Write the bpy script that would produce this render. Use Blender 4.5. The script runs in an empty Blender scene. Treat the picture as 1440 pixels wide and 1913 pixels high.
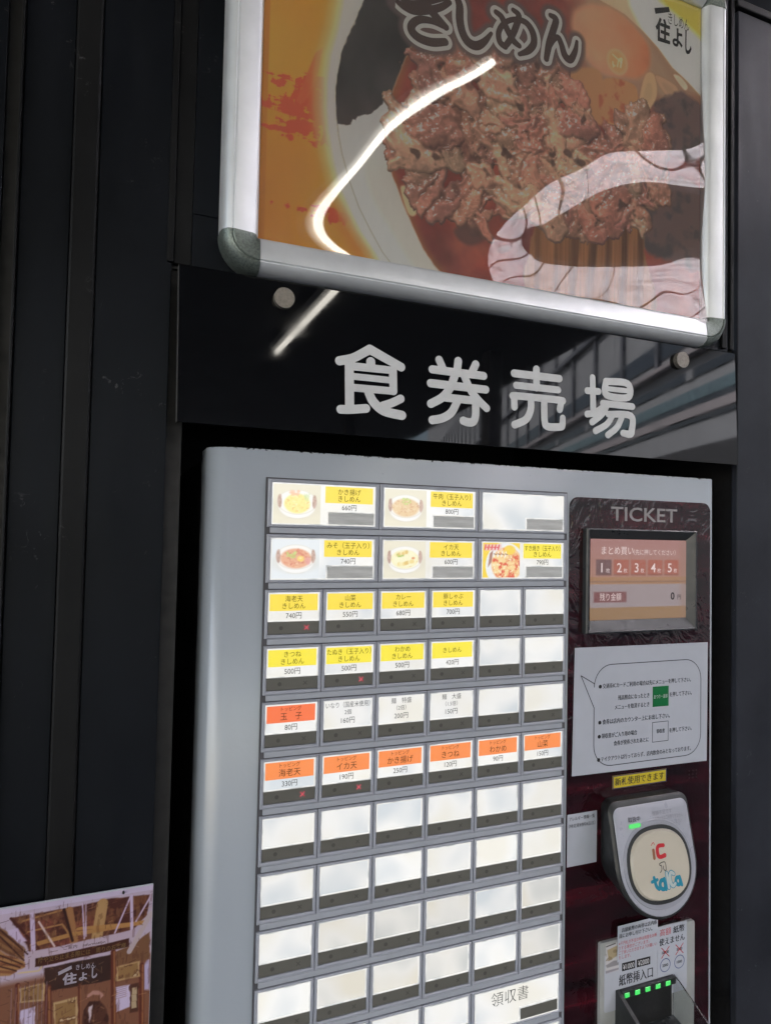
import bpy, bmesh, math, random, json
import numpy as np
from mathutils import Matrix, Vector

random.seed(4)
sc = bpy.context.scene
COL = sc.collection
OZ = 1.45            # height of the top button row above the ground (m); local heights are in mm from there

# ---------------------------------------------------------------- camera, sky, sun, exposure
EXPO = 2.2
cam_d = bpy.data.cameras.new("camera")
cam = bpy.data.objects.new("camera", cam_d); COL.objects.link(cam)
cam_d.sensor_fit = 'HORIZONTAL'; cam_d.sensor_width = 36.0; cam_d.lens = 32.0
cam_d.clip_start = 0.02; cam_d.clip_end = 500.0
R0 = [[0.9265506497413184, -0.3756189618264395, 0.020354090015730984],
      [0.032048579311721545, 0.024911728660337116, -0.9991758075230075],
      [0.37480232393628643, 0.9264393133344362, 0.03512003246549593]]
xa, ya, za = Vector(R0[0]), -Vector(R0[1]), -Vector(R0[2])
mw = Matrix((xa, ya, za)).transposed().to_4x4()
mw.translation = Vector((-0.13408, -0.61782, OZ - 0.05076))
cam.matrix_world = mw
sc.camera = cam

SUN_EL, SUN_AZ = math.radians(46), math.radians(222)   # azimuth clockwise from +Y
world = bpy.data.worlds.new("World"); sc.world = world; world.use_nodes = True
wn = world.node_tree.nodes; wl = world.node_tree.links; wn.clear()
wo = wn.new('ShaderNodeOutputWorld'); wb = wn.new('ShaderNodeBackground'); ws = wn.new('ShaderNodeTexSky')
ws.sky_type = 'NISHITA'; ws.sun_disc = False; ws.sun_elevation = SUN_EL; ws.sun_rotation = SUN_AZ
ws.air_density = 1.0; ws.dust_density = 2.5; ws.ozone_density = 1.0
wb.inputs['Strength'].default_value = 0.15
wl.new(ws.outputs[0], wb.inputs[0]); wl.new(wb.outputs[0], wo.inputs[0])
sun_d = bpy.data.lights.new("sun", 'SUN'); sun_d.energy = 4.8; sun_d.angle = math.radians(0.5); sun_d.color = (1.0, 0.985, 0.965)
sun = bpy.data.objects.new("sun", sun_d); COL.objects.link(sun)
sd = Vector((math.sin(SUN_AZ) * math.cos(SUN_EL), math.cos(SUN_AZ) * math.cos(SUN_EL), math.sin(SUN_EL)))
sun.rotation_euler = sd.to_track_quat('Z', 'Y').to_euler(); sun.location = (0, -20, 30)
sc.view_settings.view_transform = 'Standard'; sc.view_settings.look = 'None'
sc.view_settings.exposure = EXPO; sc.view_settings.gamma = 1.0; sc.view_settings.use_curve_mapping = False
sc.cycles.use_denoising = True
sc.cycles.max_bounces = 10; sc.cycles.transparent_max_bounces = 12
GAIN = 2.0 ** EXPO

DATA = json.loads('''{"P":{"glow":[[51.2,485.8],[50.9,454.4],[46.8,427.2],[39.6,399.3],[37.1,373.0],[37.2,347.5],[39.3,327.6],[45.2,298.5],[52.6,274.6],[65.3,251.7],[73.6,237.9],[88.6,220.0],[101.1,201.4],[117.3,177.8]],"rim":[[93.4,500.1],[77.6,463.0],[68.9,439.2],[61.3,420.7],[56.3,404.2],[53.1,383.6],[51.5,362.5],[53.1,340.3],[55.0,326.4],[59.2,307.8],[67.7,282.5],[76.8,261.2],[89.3,240.8],[101.8,222.3],[113.2,210.2],[134.1,188.2]],"lip":[[76.9,305.7],[81.7,286.0],[88.6,269.8],[101.1,252.5],[114.4,234.0],[131.3,213.2],[151.3,193.6]],"nori":[[93.4,500.1],[77.6,463.0],[68.9,439.2],[61.3,420.7],[56.3,404.2],[53.1,383.6],[51.5,362.5],[53.7,335.3],[67.0,338.6],[69.0,344.3],[71.7,343.9],[73.8,348.1],[77.5,350.1],[87.2,354.7],[104.6,374.5],[108.9,381.0],[118.0,405.9],[127.8,433.5],[140.3,450.3],[148.6,474.8],[156.7,521.6]],"soup":[[156.7,521.6],[127.8,433.5],[108.9,380.5],[105.1,349.2],[104.5,325.8],[110.1,301.2],[117.8,286.4],[129.7,260.2],[144.7,233.6],[166.9,210.0],[181.0,195.5],[276.6,178.8],[534.1,188.5],[532.8,466.0],[508.7,480.8],[483.4,495.5],[461.1,505.4],[439.2,522.8],[416.1,536.2],[390.5,547.8],[357.4,552.8],[298.3,569.6]],"rim2":[[312.3,568.4],[357.4,552.8],[390.5,547.8],[416.1,536.2],[439.2,522.8],[461.1,505.4],[483.4,495.5],[508.7,480.8],[532.9,462.7]],"corner":[[393.0,601.8],[435.5,577.8],[455.7,570.8],[508.3,546.4],[532.5,535.6]],"egg":[[321.4,526.1],[333.5,537.8],[351.6,546.0],[374.6,547.7],[396.7,541.6],[416.2,529.3],[426.5,517.8],[426.7,495.7],[413.5,480.1],[391.3,473.9],[359.8,470.7],[341.4,479.5],[334.0,491.9],[320.2,508.3]],"egghi":[[381.3,489.1],[397.2,493.6]],"tofu":[[359.9,461.6],[402.0,470.1],[411.5,453.9],[410.3,416.1],[363.4,412.5]],"beige":[[335.0,469.9],[359.9,467.7],[362.0,413.4],[342.9,417.7],[321.2,433.0],[315.3,455.3]],"leek1":[[421.3,484.8],[434.7,488.5],[438.1,464.0],[421.7,439.6],[412.3,447.8]],"leek2":[[437.9,489.3],[467.0,484.6],[469.5,472.4],[461.4,465.1],[442.7,478.0]],"leek3":[[463.6,496.5],[473.4,497.9],[485.1,489.5],[480.2,483.6]],"dark1":[[441.3,458.6],[473.6,481.2],[508.8,469.7],[524.3,440.8],[509.1,409.7],[467.6,400.1],[449.6,422.6],[421.8,425.2]],"dark2":[[422.8,322.5],[450.0,368.9],[490.8,374.6],[524.7,355.8],[525.1,277.8],[450.7,277.8],[419.2,290.8]],"noodle":[[275.1,278.8],[330.0,301.2],[411.3,307.9],[423.2,279.2],[431.6,200.2],[276.4,190.2]],"meat":[[146.8,416.8],[176.2,450.0],[239.2,457.2],[306.7,464.8],[324.7,437.0],[357.3,430.5],[387.2,428.9],[414.1,423.3],[437.8,404.0],[454.0,372.9],[422.9,310.1],[344.4,295.0],[275.2,270.2],[258.3,292.8],[229.0,295.4],[203.5,306.8],[178.9,307.1],[149.4,289.9],[129.0,293.6],[115.6,309.3],[112.5,348.4],[130.1,377.0],[144.3,397.0]],"meat2":[[179.0,301.6],[197.5,297.2],[201.0,273.0],[187.1,262.1],[170.7,264.4],[172.1,283.7]],"leekl":[[119.4,288.9],[129.7,290.0],[136.9,272.3],[135.4,264.5],[127.9,265.7]],"blob":[[178.6,257.7],[191.9,266.8],[210.6,258.2],[213.8,254.4],[198.4,246.0],[186.1,248.2]]},"KISHIMEN":[[[113.7,480.1,3.03],[119.7,476.5,3.3],[128.6,475.9,3.58],[143.5,482.7,3.58],[167.8,496.2,3.3]],[[112.4,472.8,2.75],[119.8,469.6,3.3],[130.2,469.0,3.85],[145.2,474.5,4.13],[158.8,481.9,3.85],[168.7,490.1,3.03]],[[138.8,491.1,3.91],[145.1,479.0,4.47],[154.4,470.6,4.47],[165.3,463.4,3.63]],[[162.2,463.1,2.54],[149.9,465.0,3.39],[136.3,462.2,3.95],[128.3,454.8,4.24],[128.4,447.9,4.52],[136.7,443.4,4.52],[150.3,443.3,4.52],[164.8,448.0,3.95]],[[177.2,497.8,3.43],[180.5,490.2,4.28],[181.0,476.1,4.57],[184.1,464.1,4.57],[190.6,455.9,4.86],[200.3,454.5,4.86],[209.8,461.6,3.71],[217.8,472.8,2.0]],[[223.2,497.2,2.93],[229.9,494.1,3.51],[235.9,484.2,3.8],[244.4,473.4,3.8],[251.8,469.6,2.93]],[[243.9,505.9,2.66],[250.8,502.1,3.55],[247.6,489.2,3.85],[241.1,473.9,3.55],[234.5,463.8,3.26]],[[234.5,463.8,3.52],[228.2,467.1,3.52],[226.8,477.0,3.23],[233.3,488.5,2.94],[245.8,496.4,2.94],[259.4,497.3,3.52],[268.1,489.5,4.11],[270.0,478.0,4.11],[263.3,467.8,3.82],[252.3,460.6,2.35]],[[290.6,514.8,2.73],[297.7,512.2,3.94],[294.3,498.9,4.25],[289.2,482.2,4.25],[286.0,465.3,3.34]],[[286.7,472.4,2.11],[294.5,488.3,3.02],[300.7,493.2,3.32],[305.2,486.9,3.62],[309.9,476.0,4.22],[317.2,473.5,4.22],[323.4,484.6,3.32],[325.5,496.0,2.11]]],"SIGN":[[[61.5,112.1,4.27],[74.5,116.2,4.27],[84.5,122.2,4.27],[91.4,126.5,4.51]],[[91.4,126.5,4.6],[103.8,121.5,4.36],[124.1,113.2,4.23]],[[92.7,114.7,4.47],[92.8,111.1,4.47]],[[70.9,108.4,3.82],[115.3,109.0,3.58]],[[71.2,108.7,4.42],[72.5,68.2,4.42]],[[115.5,109.0,4.16],[116.6,89.0,3.92]],[[71.4,98.9,3.1],[115.7,99.2,3.1]],[[71.6,88.2,3.57],[116.4,89.0,3.57]],[[63.8,66.7,4.14],[73.1,67.4,4.14],[88.8,69.8,4.14]],[[91.1,85.5,4.34],[96.4,76.4,4.46],[107.6,68.9,4.58],[125.9,66.3,4.46]],[[124.2,82.3,4.05],[115.3,77.5,4.05],[106.2,73.9,4.05]],[[164.9,125.1,4.03],[169.5,116.3,4.03]],[[186.2,126.3,4.21],[185.2,116.7,4.21]],[[206.1,125.2,4.13],[202.4,117.3,4.13]],[[157.6,114.7,4.01],[215.6,114.4,4.01]],[[156.1,100.8,4.13],[218.3,100.6,4.01]],[[183.3,113.1,4.32],[177.6,98.5,4.32],[169.4,88.2,4.32],[156.7,80.5,4.2]],[[193.0,112.8,4.09],[200.5,98.9,4.09],[209.4,89.4,4.09],[219.7,81.6,3.84]],[[172.9,88.1,4.04],[206.5,88.1,4.04]],[[185.8,85.3,4.07],[179.5,73.9,4.19],[169.8,67.4,4.19],[158.7,64.5,4.19]],[[206.8,87.9,4.11],[206.9,73.8,4.11],[204.4,66.7,4.24],[198.2,65.5,4.24],[193.0,66.7,4.11]],[[279.0,128.3,4.02],[279.5,108.8,4.02]],[[251.9,121.0,4.09],[308.1,121.4,3.96]],[[254.4,108.8,3.7],[306.8,109.0,3.7]],[[252.7,86.0,3.82],[252.5,95.5,3.82],[255.1,97.7,3.82],[308.3,98.2,3.82],[310.6,96.1,3.82],[309.1,88.3,3.82]],[[272.9,94.8,3.86],[272.3,84.1,4.0],[266.7,74.0,4.0],[253.3,67.5,4.0]],[[289.2,95.6,3.9],[290.1,74.9,3.9],[293.9,68.9,4.03],[309.7,69.6,4.03],[312.7,71.9,3.9],[313.1,79.5,3.49]],[[351.8,127.2,3.62],[353.2,91.2,3.75]],[[345.0,112.2,3.74],[359.8,112.6,3.74]],[[345.3,86.4,3.73],[356.0,88.9,3.73],[366.8,96.3,3.59]],[[370.0,124.9,3.93],[400.0,125.4,3.93],[401.0,110.2,3.93],[370.8,110.0,3.93],[370.0,124.9,3.93]],[[370.1,117.0,2.8],[400.6,117.3,2.8]],[[366.1,100.2,3.77],[406.8,100.2,3.77]],[[371.6,98.4,3.64],[364.9,88.0,3.64],[351.8,78.3,3.78]],[[373.5,88.8,3.64],[404.8,89.5,3.92],[406.4,73.1,4.2],[403.2,68.9,4.2],[394.3,69.3,3.78]],[[380.4,89.4,3.37],[371.9,77.7,3.51],[356.5,69.0,3.8]],[[393.1,89.1,3.54],[386.2,75.8,3.68],[373.4,65.7,3.68]]],"Q":{"bandlil":[[-180.1,-384.2],[-104.1,-382.0],[-103.7,-393.5],[-107.0,-388.3],[-176.8,-390.1],[-176.5,-397.1],[-182.0,-397.2],[-188.2,-399.3],[-188.3,-396.7],[-183.0,-396.5],[-183.5,-387.4],[-180.0,-386.8]],"band":[[-176.8,-390.1],[-107.0,-388.3],[-106.7,-395.1],[-176.5,-396.8]],"store":[[-169.4,-398.6],[-119.1,-398.5],[-118.0,-418.4],[-127.8,-419.0],[-167.1,-417.3],[-169.0,-409.9]],"roof":[[-195.2,-355.1],[-178.8,-355.1],[-154.7,-355.2],[-134.0,-354.4],[-121.4,-353.1],[-91.7,-355.5],[-93.0,-371.8],[-104.1,-382.0],[-180.1,-384.2]],"sky":[[-232.4,-343.6],[-89.8,-346.8],[-91.2,-357.5],[-121.4,-353.1],[-154.7,-355.2],[-195.2,-355.1],[-232.0,-353.7]],"picl":[[-186.9,-411.1],[-169.4,-410.3],[-168.5,-424.3],[-185.9,-422.0]],"boardl":[[-185.6,-428.1],[-175.3,-427.5],[-174.6,-449.1],[-185.0,-446.6]],"picr":[[-116.2,-409.4],[-98.0,-408.3],[-97.2,-421.2],[-115.4,-420.8]],"boardr":[[-115.7,-425.7],[-104.9,-425.8],[-104.3,-444.0],[-115.0,-446.0]],"boardr2":[[-104.9,-425.8],[-98.4,-425.9],[-97.7,-449.2],[-104.2,-449.4]],"menu":[[-162.0,-427.1],[-144.5,-426.7],[-143.6,-456.8],[-161.1,-452.5]],"person":[[-140.2,-457.6],[-139.6,-439.3],[-135.7,-433.2],[-127.2,-434.7],[-121.9,-442.6],[-119.2,-462.8]],"hat":[[-137.8,-430.5],[-137.1,-427.1],[-133.4,-424.7],[-128.4,-426.1],[-125.3,-430.2],[-126.9,-433.0],[-128.2,-429.7],[-133.3,-428.2]],"shirt":[[-135.5,-437.6],[-133.0,-436.4],[-133.6,-445.1],[-135.1,-450.1]],"skyr":[[-94.4,-412.7],[-90.2,-406.2],[-89.3,-433.8],[-93.8,-432.8]],"lefteave":[[-231.8,-360.4],[-201.9,-360.2],[-183.3,-381.9],[-184.2,-390.3],[-201.2,-379.1],[-231.4,-370.5]],"leftceil":[[-231.4,-372.1],[-201.2,-379.5],[-184.2,-390.7],[-183.7,-395.5],[-192.8,-399.6],[-230.6,-393.9]],"pane":[[-197.1,-364.6],[-189.4,-363.9],[-182.8,-375.1],[-189.0,-375.6]],"rightwall":[[-103.7,-394.4],[-90.8,-386.0],[-90.1,-408.1],[-116.2,-409.0],[-117.4,-397.0]]},"L":{"l1":[[-179.6,-355.0],[-177.8,-383.0]],"l2":[[-174.6,-362.0],[-162.7,-383.4]],"l3":[[-156.7,-355.7],[-149.7,-381.6]],"l4":[[-143.2,-353.7],[-140.9,-381.6]],"l5":[[-140.7,-354.1],[-139.9,-380.0]],"l6":[[-106.7,-354.3],[-117.9,-381.6]],"l7":[[-105.9,-354.0],[-104.8,-382.4]],"l8":[[-91.2,-357.5],[-101.7,-375.2]],"l9":[[-90.4,-371.4],[-106.2,-398.9]],"t1":[[-178.7,-379.3],[-150.7,-376.6],[-95.5,-377.3]],"t2":[[-145.9,-372.9],[-95.5,-377.8]],"t3":[[-186.5,-359.3],[-158.7,-356.0]],"t4":[[-182.2,-368.3],[-157.6,-367.1],[-152.4,-375.8]],"tb1":[[-153.0,-357.2],[-148.5,-381.9]],"tb2":[[-128.1,-356.4],[-131.5,-382.6]],"d1":[[-194.4,-355.7],[-173.9,-382.9]],"d2":[[-201.8,-362.8],[-181.7,-385.7]],"d3":[[-201.6,-368.0],[-184.2,-389.8]],"d4":[[-201.1,-382.5],[-185.3,-392.6]],"d5":[[-200.9,-386.8],[-186.8,-394.9]],"d6":[[-200.8,-391.1],[-189.1,-397.0]],"p1":[[-166.4,-414.8],[-164.8,-451.6]],"p2":[[-118.7,-396.8],[-116.2,-463.6]],"p3":[[-187.9,-408.3],[-186.6,-446.2]],"p4":[[-96.2,-412.3],[-94.6,-468.9]],"p5":[[-143.6,-417.3],[-142.1,-457.1]],"g1":[[-188.2,-398.9],[-173.3,-400.3],[-171.4,-397.3]]},"PAGE":[[-202.4,-346.0],[-90.0,-346.9],[-87.9,-456.7]],"TX":{"band":[[-175.2,-388.7],[-107.8,-389.9],[-175.0,-396.5],[-107.5,-397.2]],"info":[[-157.8,-384.4],[-124.6,-385.3],[-157.7,-387.9],[-124.5,-388.4]],"kishi":[[-146.6,-400.8],[-131.7,-402.1],[-146.5,-406.1],[-131.5,-406.6]],"sumi":[[-156.2,-406.6],[-145.6,-406.3],[-155.9,-415.4],[-145.3,-416.0]],"yo":[[-144.3,-408.3],[-137.7,-407.9],[-144.1,-414.5],[-137.5,-414.2]],"shi":[[-134.9,-405.9],[-129.9,-406.1],[-134.6,-414.8],[-129.6,-415.0]],"flag":[[-159.5,-404.2],[-149.9,-401.0],[-149.4,-403.7],[-159.1,-406.9]]},"LOGO":{"flag":[[434.0,568.4],[455.7,576.5],[456.5,571.0],[435.7,561.9]],"kishi":[[454.9,567.3],[487.9,571.1],[456.6,556.9],[488.0,560.6]],"sumi":[[435.7,554.3],[458.2,561.2],[435.9,529.5],[458.4,536.2]],"yo":[[461.6,551.3],[476.4,555.8],[461.7,532.0],[476.5,536.3]],"shi":[[481.3,554.7],[490.5,557.5],[481.5,530.0],[490.7,532.7]]}}''')

# ---------------------------------------------------------------- helpers
def lin(c):
    c = np.asarray(c, float) / 255.0
    return np.where(c <= 0.04045, c / 12.92, ((c + 0.055) / 1.055) ** 2.4)

def tag(o, label=None, cat=None, group=None, kind=None):
    if label: o['label'] = label
    if cat: o['category'] = cat
    if group: o['group'] = group
    if kind: o['kind'] = kind
    return o

def empty(name, loc=(0, 0, 0), rz=0.0):
    o = bpy.data.objects.new(name, None); o.empty_display_size = 0.05
    COL.objects.link(o); o.location = loc; o.rotation_euler = (0, 0, rz)
    return o

def link(name, me, mat=None, parent=None, smooth=False):
    o = bpy.data.objects.new(name, me); COL.objects.link(o)
    if mat is not None and len(me.materials) == 0: me.materials.append(mat)
    if parent is not None: o.parent = parent
    if smooth: me.polygons.foreach_set('use_smooth', [True] * len(me.polygons))
    return o

class MB:
    """collects shapes given in mm (x right, z up, both from the top left corner of the button grid) and y in mm into the wall"""
    def __init__(self, world=False):
        self.bm = bmesh.new(); self.k = 1.0 if world else 0.001; self.oz = 0.0 if world else OZ
    def P(self, x, y, z): return (x * self.k, y * self.k, z * self.k + self.oz)
    def box(self, x0, x1, y0, y1, z0, z1, bev=0.0, seg=2):
        vs = [self.bm.verts.new(self.P(x, y, z)) for x in (x0, x1) for y in (y0, y1) for z in (z0, z1)]
        f = [(0, 1, 3, 2), (4, 6, 7, 5), (0, 4, 5, 1), (2, 3, 7, 6), (0, 2, 6, 4), (1, 5, 7, 3)]
        fs = [self.bm.faces.new([vs[i] for i in q]) for q in f]
        if bev > 0:
            es = list({e for q in fs for e in q.edges})
            bmesh.ops.bevel(self.bm, geom=es, offset=bev * self.k, segments=seg, affect='EDGES', profile=0.5)
        return self
    def prism(self, pts, y0, y1, bev=0.0, seg=2):
        """polygon in the x-z plane, front face at y0 and back face at y1"""
        n = len(pts)
        a = sum(pts[i][0] * pts[(i + 1) % n][1] - pts[(i + 1) % n][0] * pts[i][1] for i in range(n))
        if a < 0: pts = pts[::-1]
        f = [self.bm.verts.new(self.P(x, y0, z)) for x, z in pts]
        b = [self.bm.verts.new(self.P(x, y1, z)) for x, z in pts]
        ff = self.bm.faces.new(f)
        self.bm.faces.new(b[::-1])
        for i in range(n):
            j = (i + 1) % n
            self.bm.faces.new([f[i], b[i], b[j], f[j]])
        if bev > 0:
            bmesh.ops.bevel(self.bm, geom=list(ff.edges), offset=bev * self.k, segments=seg, affect='EDGES', profile=0.5)
        return self
    def ring(self, o, i, yf, yb, yi=None, bev=0.0):
        """rectangular frame o=(x0,x1,z0,z1) with opening i, front at yf, back at yb"""
        yi = yf if yi is None else yi
        co = [(o[0], o[2]), (o[1], o[2]), (o[1], o[3]), (o[0], o[3])]
        ob = [(o[0], o[2]), (o[1], o[2]), (o[1], o[3]), (o[0], o[3])]
        of = [(o[0] + bev, o[2] + bev), (o[1] - bev, o[2] + bev), (o[1] - bev, o[3] - bev), (o[0] + bev, o[3] - bev)]
        inn = [(i[0], i[2]), (i[1], i[2]), (i[1], i[3]), (i[0], i[3])]
        inf = [(i[0] - bev, i[2] - bev), (i[1] + bev, i[2] - bev), (i[1] + bev, i[3] + bev), (i[0] - bev, i[3] + bev)]
        loops = [(ob, yb), (co, yf + bev * 0.8), (of, yf), (inf, yf), (inn, yi + bev * 0.8), (inn, yb)]
        if bev == 0: loops = [(ob, yb), (co, yf), (inn, yf), (inn, yb)]
        V = [[self.bm.verts.new(self.P(x, y, z)) for x, z in l] for l, y in loops]
        for a, b in zip(V[:-1], V[1:]):
            for q in range(4):
                r = (q + 1) % 4
                self.bm.faces.new([a[q], a[r], b[r], b[q]])
        return self
    def tube(self, pts, r, n=10, cap=True):
        """round tube through 3-D points (mm)"""
        P = [Vector(self.P(*p)) for p in pts]; rad = r * self.k
        rings = []
        for i, p in enumerate(P):
            d = (P[min(i + 1, len(P) - 1)] - P[max(i - 1, 0)]).normalized()
            u = d.cross(Vector((0, 0, 1)))
            if u.length < 1e-4: u = d.cross(Vector((1, 0, 0)))
            u.normalize(); v = d.cross(u)
            rings.append([self.bm.verts.new(p + rad * (math.cos(2 * math.pi * k / n) * u + math.sin(2 * math.pi * k / n) * v)) for k in range(n)])
        for a, b in zip(rings[:-1], rings[1:]):
            for k in range(n): self.bm.faces.new([a[k], a[(k + 1) % n], b[(k + 1) % n], b[k]])
        if cap:
            self.bm.faces.new(rings[0][::-1]); self.bm.faces.new(rings[-1])
        return self
    def disc(self, cx, cz, r, yf, yb, n=36, bev=0.0, rz=None):
        rz = r if rz is None else rz
        return self.prism([(cx + r * math.cos(2 * math.pi * k / n), cz + rz * math.sin(2 * math.pi * k / n)) for k in range(n)], yf, yb, bev)
    def flat(self, pts, y):
        n = len(pts)
        a = sum(pts[i][0] * pts[(i + 1) % n][1] - pts[(i + 1) % n][0] * pts[i][1] for i in range(n))
        if a < 0: pts = pts[::-1]
        self.bm.faces.new([self.bm.verts.new(self.P(x, y, z)) for x, z in pts]); return self
    def add(self, geo, y):
        """2-D geometry (verts mm, faces) laid at depth y"""
        vs, fs = geo
        V = [self.bm.verts.new(self.P(a, y, b)) for a, b in vs]
        for f in fs:
            try: self.bm.faces.new([V[k] for k in f])
            except ValueError: pass
        return self
    def extr(self, geo, yf, yb):
        """2-D geometry given real thickness"""
        vs, fs = geo
        V = [self.bm.verts.new(self.P(a, yf, b)) for a, b in vs]
        W = [self.bm.verts.new(self.P(a, yb, b)) for a, b in vs]
        cnt = {}
        for f in fs:
            for i in range(len(f)): cnt[(f[i], f[(i + 1) % len(f)])] = 1
        for f in fs:
            try: self.bm.faces.new([V[k] for k in f])
            except ValueError: pass
        for a, b in list(cnt):
            if (b, a) not in cnt:
                try: self.bm.faces.new([V[a], W[a], W[b], V[b]])
                except ValueError: pass
        return self
    def mesh(self, name, fix=True):
        me = bpy.data.meshes.new(name)
        if fix: bmesh.ops.recalc_face_normals(self.bm, faces=self.bm.faces)
        self.bm.to_mesh(me); self.bm.free(); return me
    def build(self, name, mat, parent=None, smooth=False, fix=True):
        o = link(name, self.mesh(name, fix), mat, parent)
        if smooth:
            for p in o.data.polygons: p.use_smooth = True
            o.data.set_sharp_from_angle(angle=math.radians(35))
        return o

def rrect(x0, x1, z0, z1, r, n=6, rs=None):
    rs = rs or (r, r, r, r)      # bl, br, tr, tl
    out = []
    for (cx, cz, a0, rr) in ((x0, z0, 180, rs[0]), (x1, z0, 270, rs[1]), (x1, z1, 0, rs[2]), (x0, z1, 90, rs[3])):
        ox = cx + (rr if cx == x0 else -rr); oz = cz + (rr if cz == z0 else -rr)
        if rr <= 0: out.append((cx, cz)); continue
        for k in range(n + 1):
            a = math.radians(a0 + 90 * k / n); out.append((ox + rr * math.cos(a), oz + rr * math.sin(a)))
    return out

# ---- lettering: built-in font turned into mesh, and brush strokes turned into outlines
_gl = {}
def glyphs(s, off=0.0):
    k = (s, off)
    if k not in _gl:
        cu = bpy.data.curves.new("t", 'FONT'); cu.body = s; cu.size = 1.0; cu.offset = off; cu.resolution_u = 3
        o = bpy.data.objects.new("t", cu); COL.objects.link(o)
        dg = bpy.context.evaluated_depsgraph_get()
        me = o.evaluated_get(dg).to_mesh()
        v = [(p.co.x, p.co.y) for p in me.vertices]; f = [tuple(q.vertices) for q in me.polygons]
        o.evaluated_get(dg).to_mesh_clear()
        bpy.data.objects.remove(o); bpy.data.curves.remove(cu)
        _gl[k] = (v, f)
    return _gl[k]

_ref = glyphs("国")[0]
REF_H = max(b for a, b in _ref) - min(b for a, b in _ref); REF_C = 0.5 * (max(b for a, b in _ref) + min(b for a, b in _ref))
def text(s, cx, cz, h, w=None, off=0.0, sx=1.0, align='c'):
    """line of text with character height h (mm) centred at cx,cz; w squeezes it to at most that width"""
    k = h / REF_H
    if off > 0 and any(ord(c) > 0x4e00 and ord(c) < 0xa000 for c in s):     # dense characters: embolden by a second, slightly shifted impression
        v0, f0 = glyphs(s, 0.0); n_ = len(v0)
        v = v0 + [(a + off, b) for a, b in v0]; f = f0 + [tuple(i + n_ for i in q) for q in f0]
    else: v, f = glyphs(s, off)
    a0 = min(a for a, b in v); a1 = max(a for a, b in v)
    kx = k * sx
    if w is not None and (a1 - a0) * kx > w: kx = w / (a1 - a0)
    mid = 0.5 * (a0 + a1) if align == 'c' else (a0 if align == 'l' else a1)
    return [((a - mid) * kx + cx, (b - REF_C) * k + cz) for a, b in v], f
def text_fit(s, x0, x1, z0, z1, off=0.0, shear=0.0):
    v, f = glyphs(s, off)
    a0 = min(a for a, b in v); a1 = max(a for a, b in v); b0 = min(b for a, b in v); b1 = max(b for a, b in v)
    return [(x0 + (a - a0) / (a1 - a0) * (x1 - x0), z0 + (b - b0) / (b1 - b0) * (z1 - z0) + shear * (a - a0) / (a1 - a0)) for a, b in v], f

def seg_sd(X, Z, a, b):
    ax, az, ra = a; bx, bz, rb = b
    dx, dz = bx - ax, bz - az; L = dx * dx + dz * dz + 1e-9
    t = np.clip(((X - ax) * dx + (Z - az) * dz) / L, 0, 1)
    return np.hypot(X - ax - t * dx, Z - az - t * dz) - (ra + (rb - ra) * t)
def smooth_stroke(st, n=6):
    if len(st) < 3: return st
    p = np.array(st); out = []
    for i in range(len(p) - 1):
        p0 = p[max(i - 1, 0)]; p1 = p[i]; p2 = p[i + 1]; p3 = p[min(i + 2, len(p) - 1)]
        for t in np.linspace(0, 1, n, endpoint=False):
            out.append(0.5 * ((2 * p1) + (-p0 + p2) * t + (2 * p0 - 5 * p1 + 4 * p2 - p3) * t * t + (-p0 + 3 * p1 - 3 * p2 + p3) * t ** 3))
    out.append(p[-1]); return out
def strokes_sd(strokes, X, Z, smooth=True):
    D = np.full(X.shape, 1e3)
    for st in strokes:
        s2 = smooth_stroke(st) if smooth else st
        for a, b in zip(s2[:-1], s2[1:]): D = np.minimum(D, seg_sd(X, Z, a, b))
    return D
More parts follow.
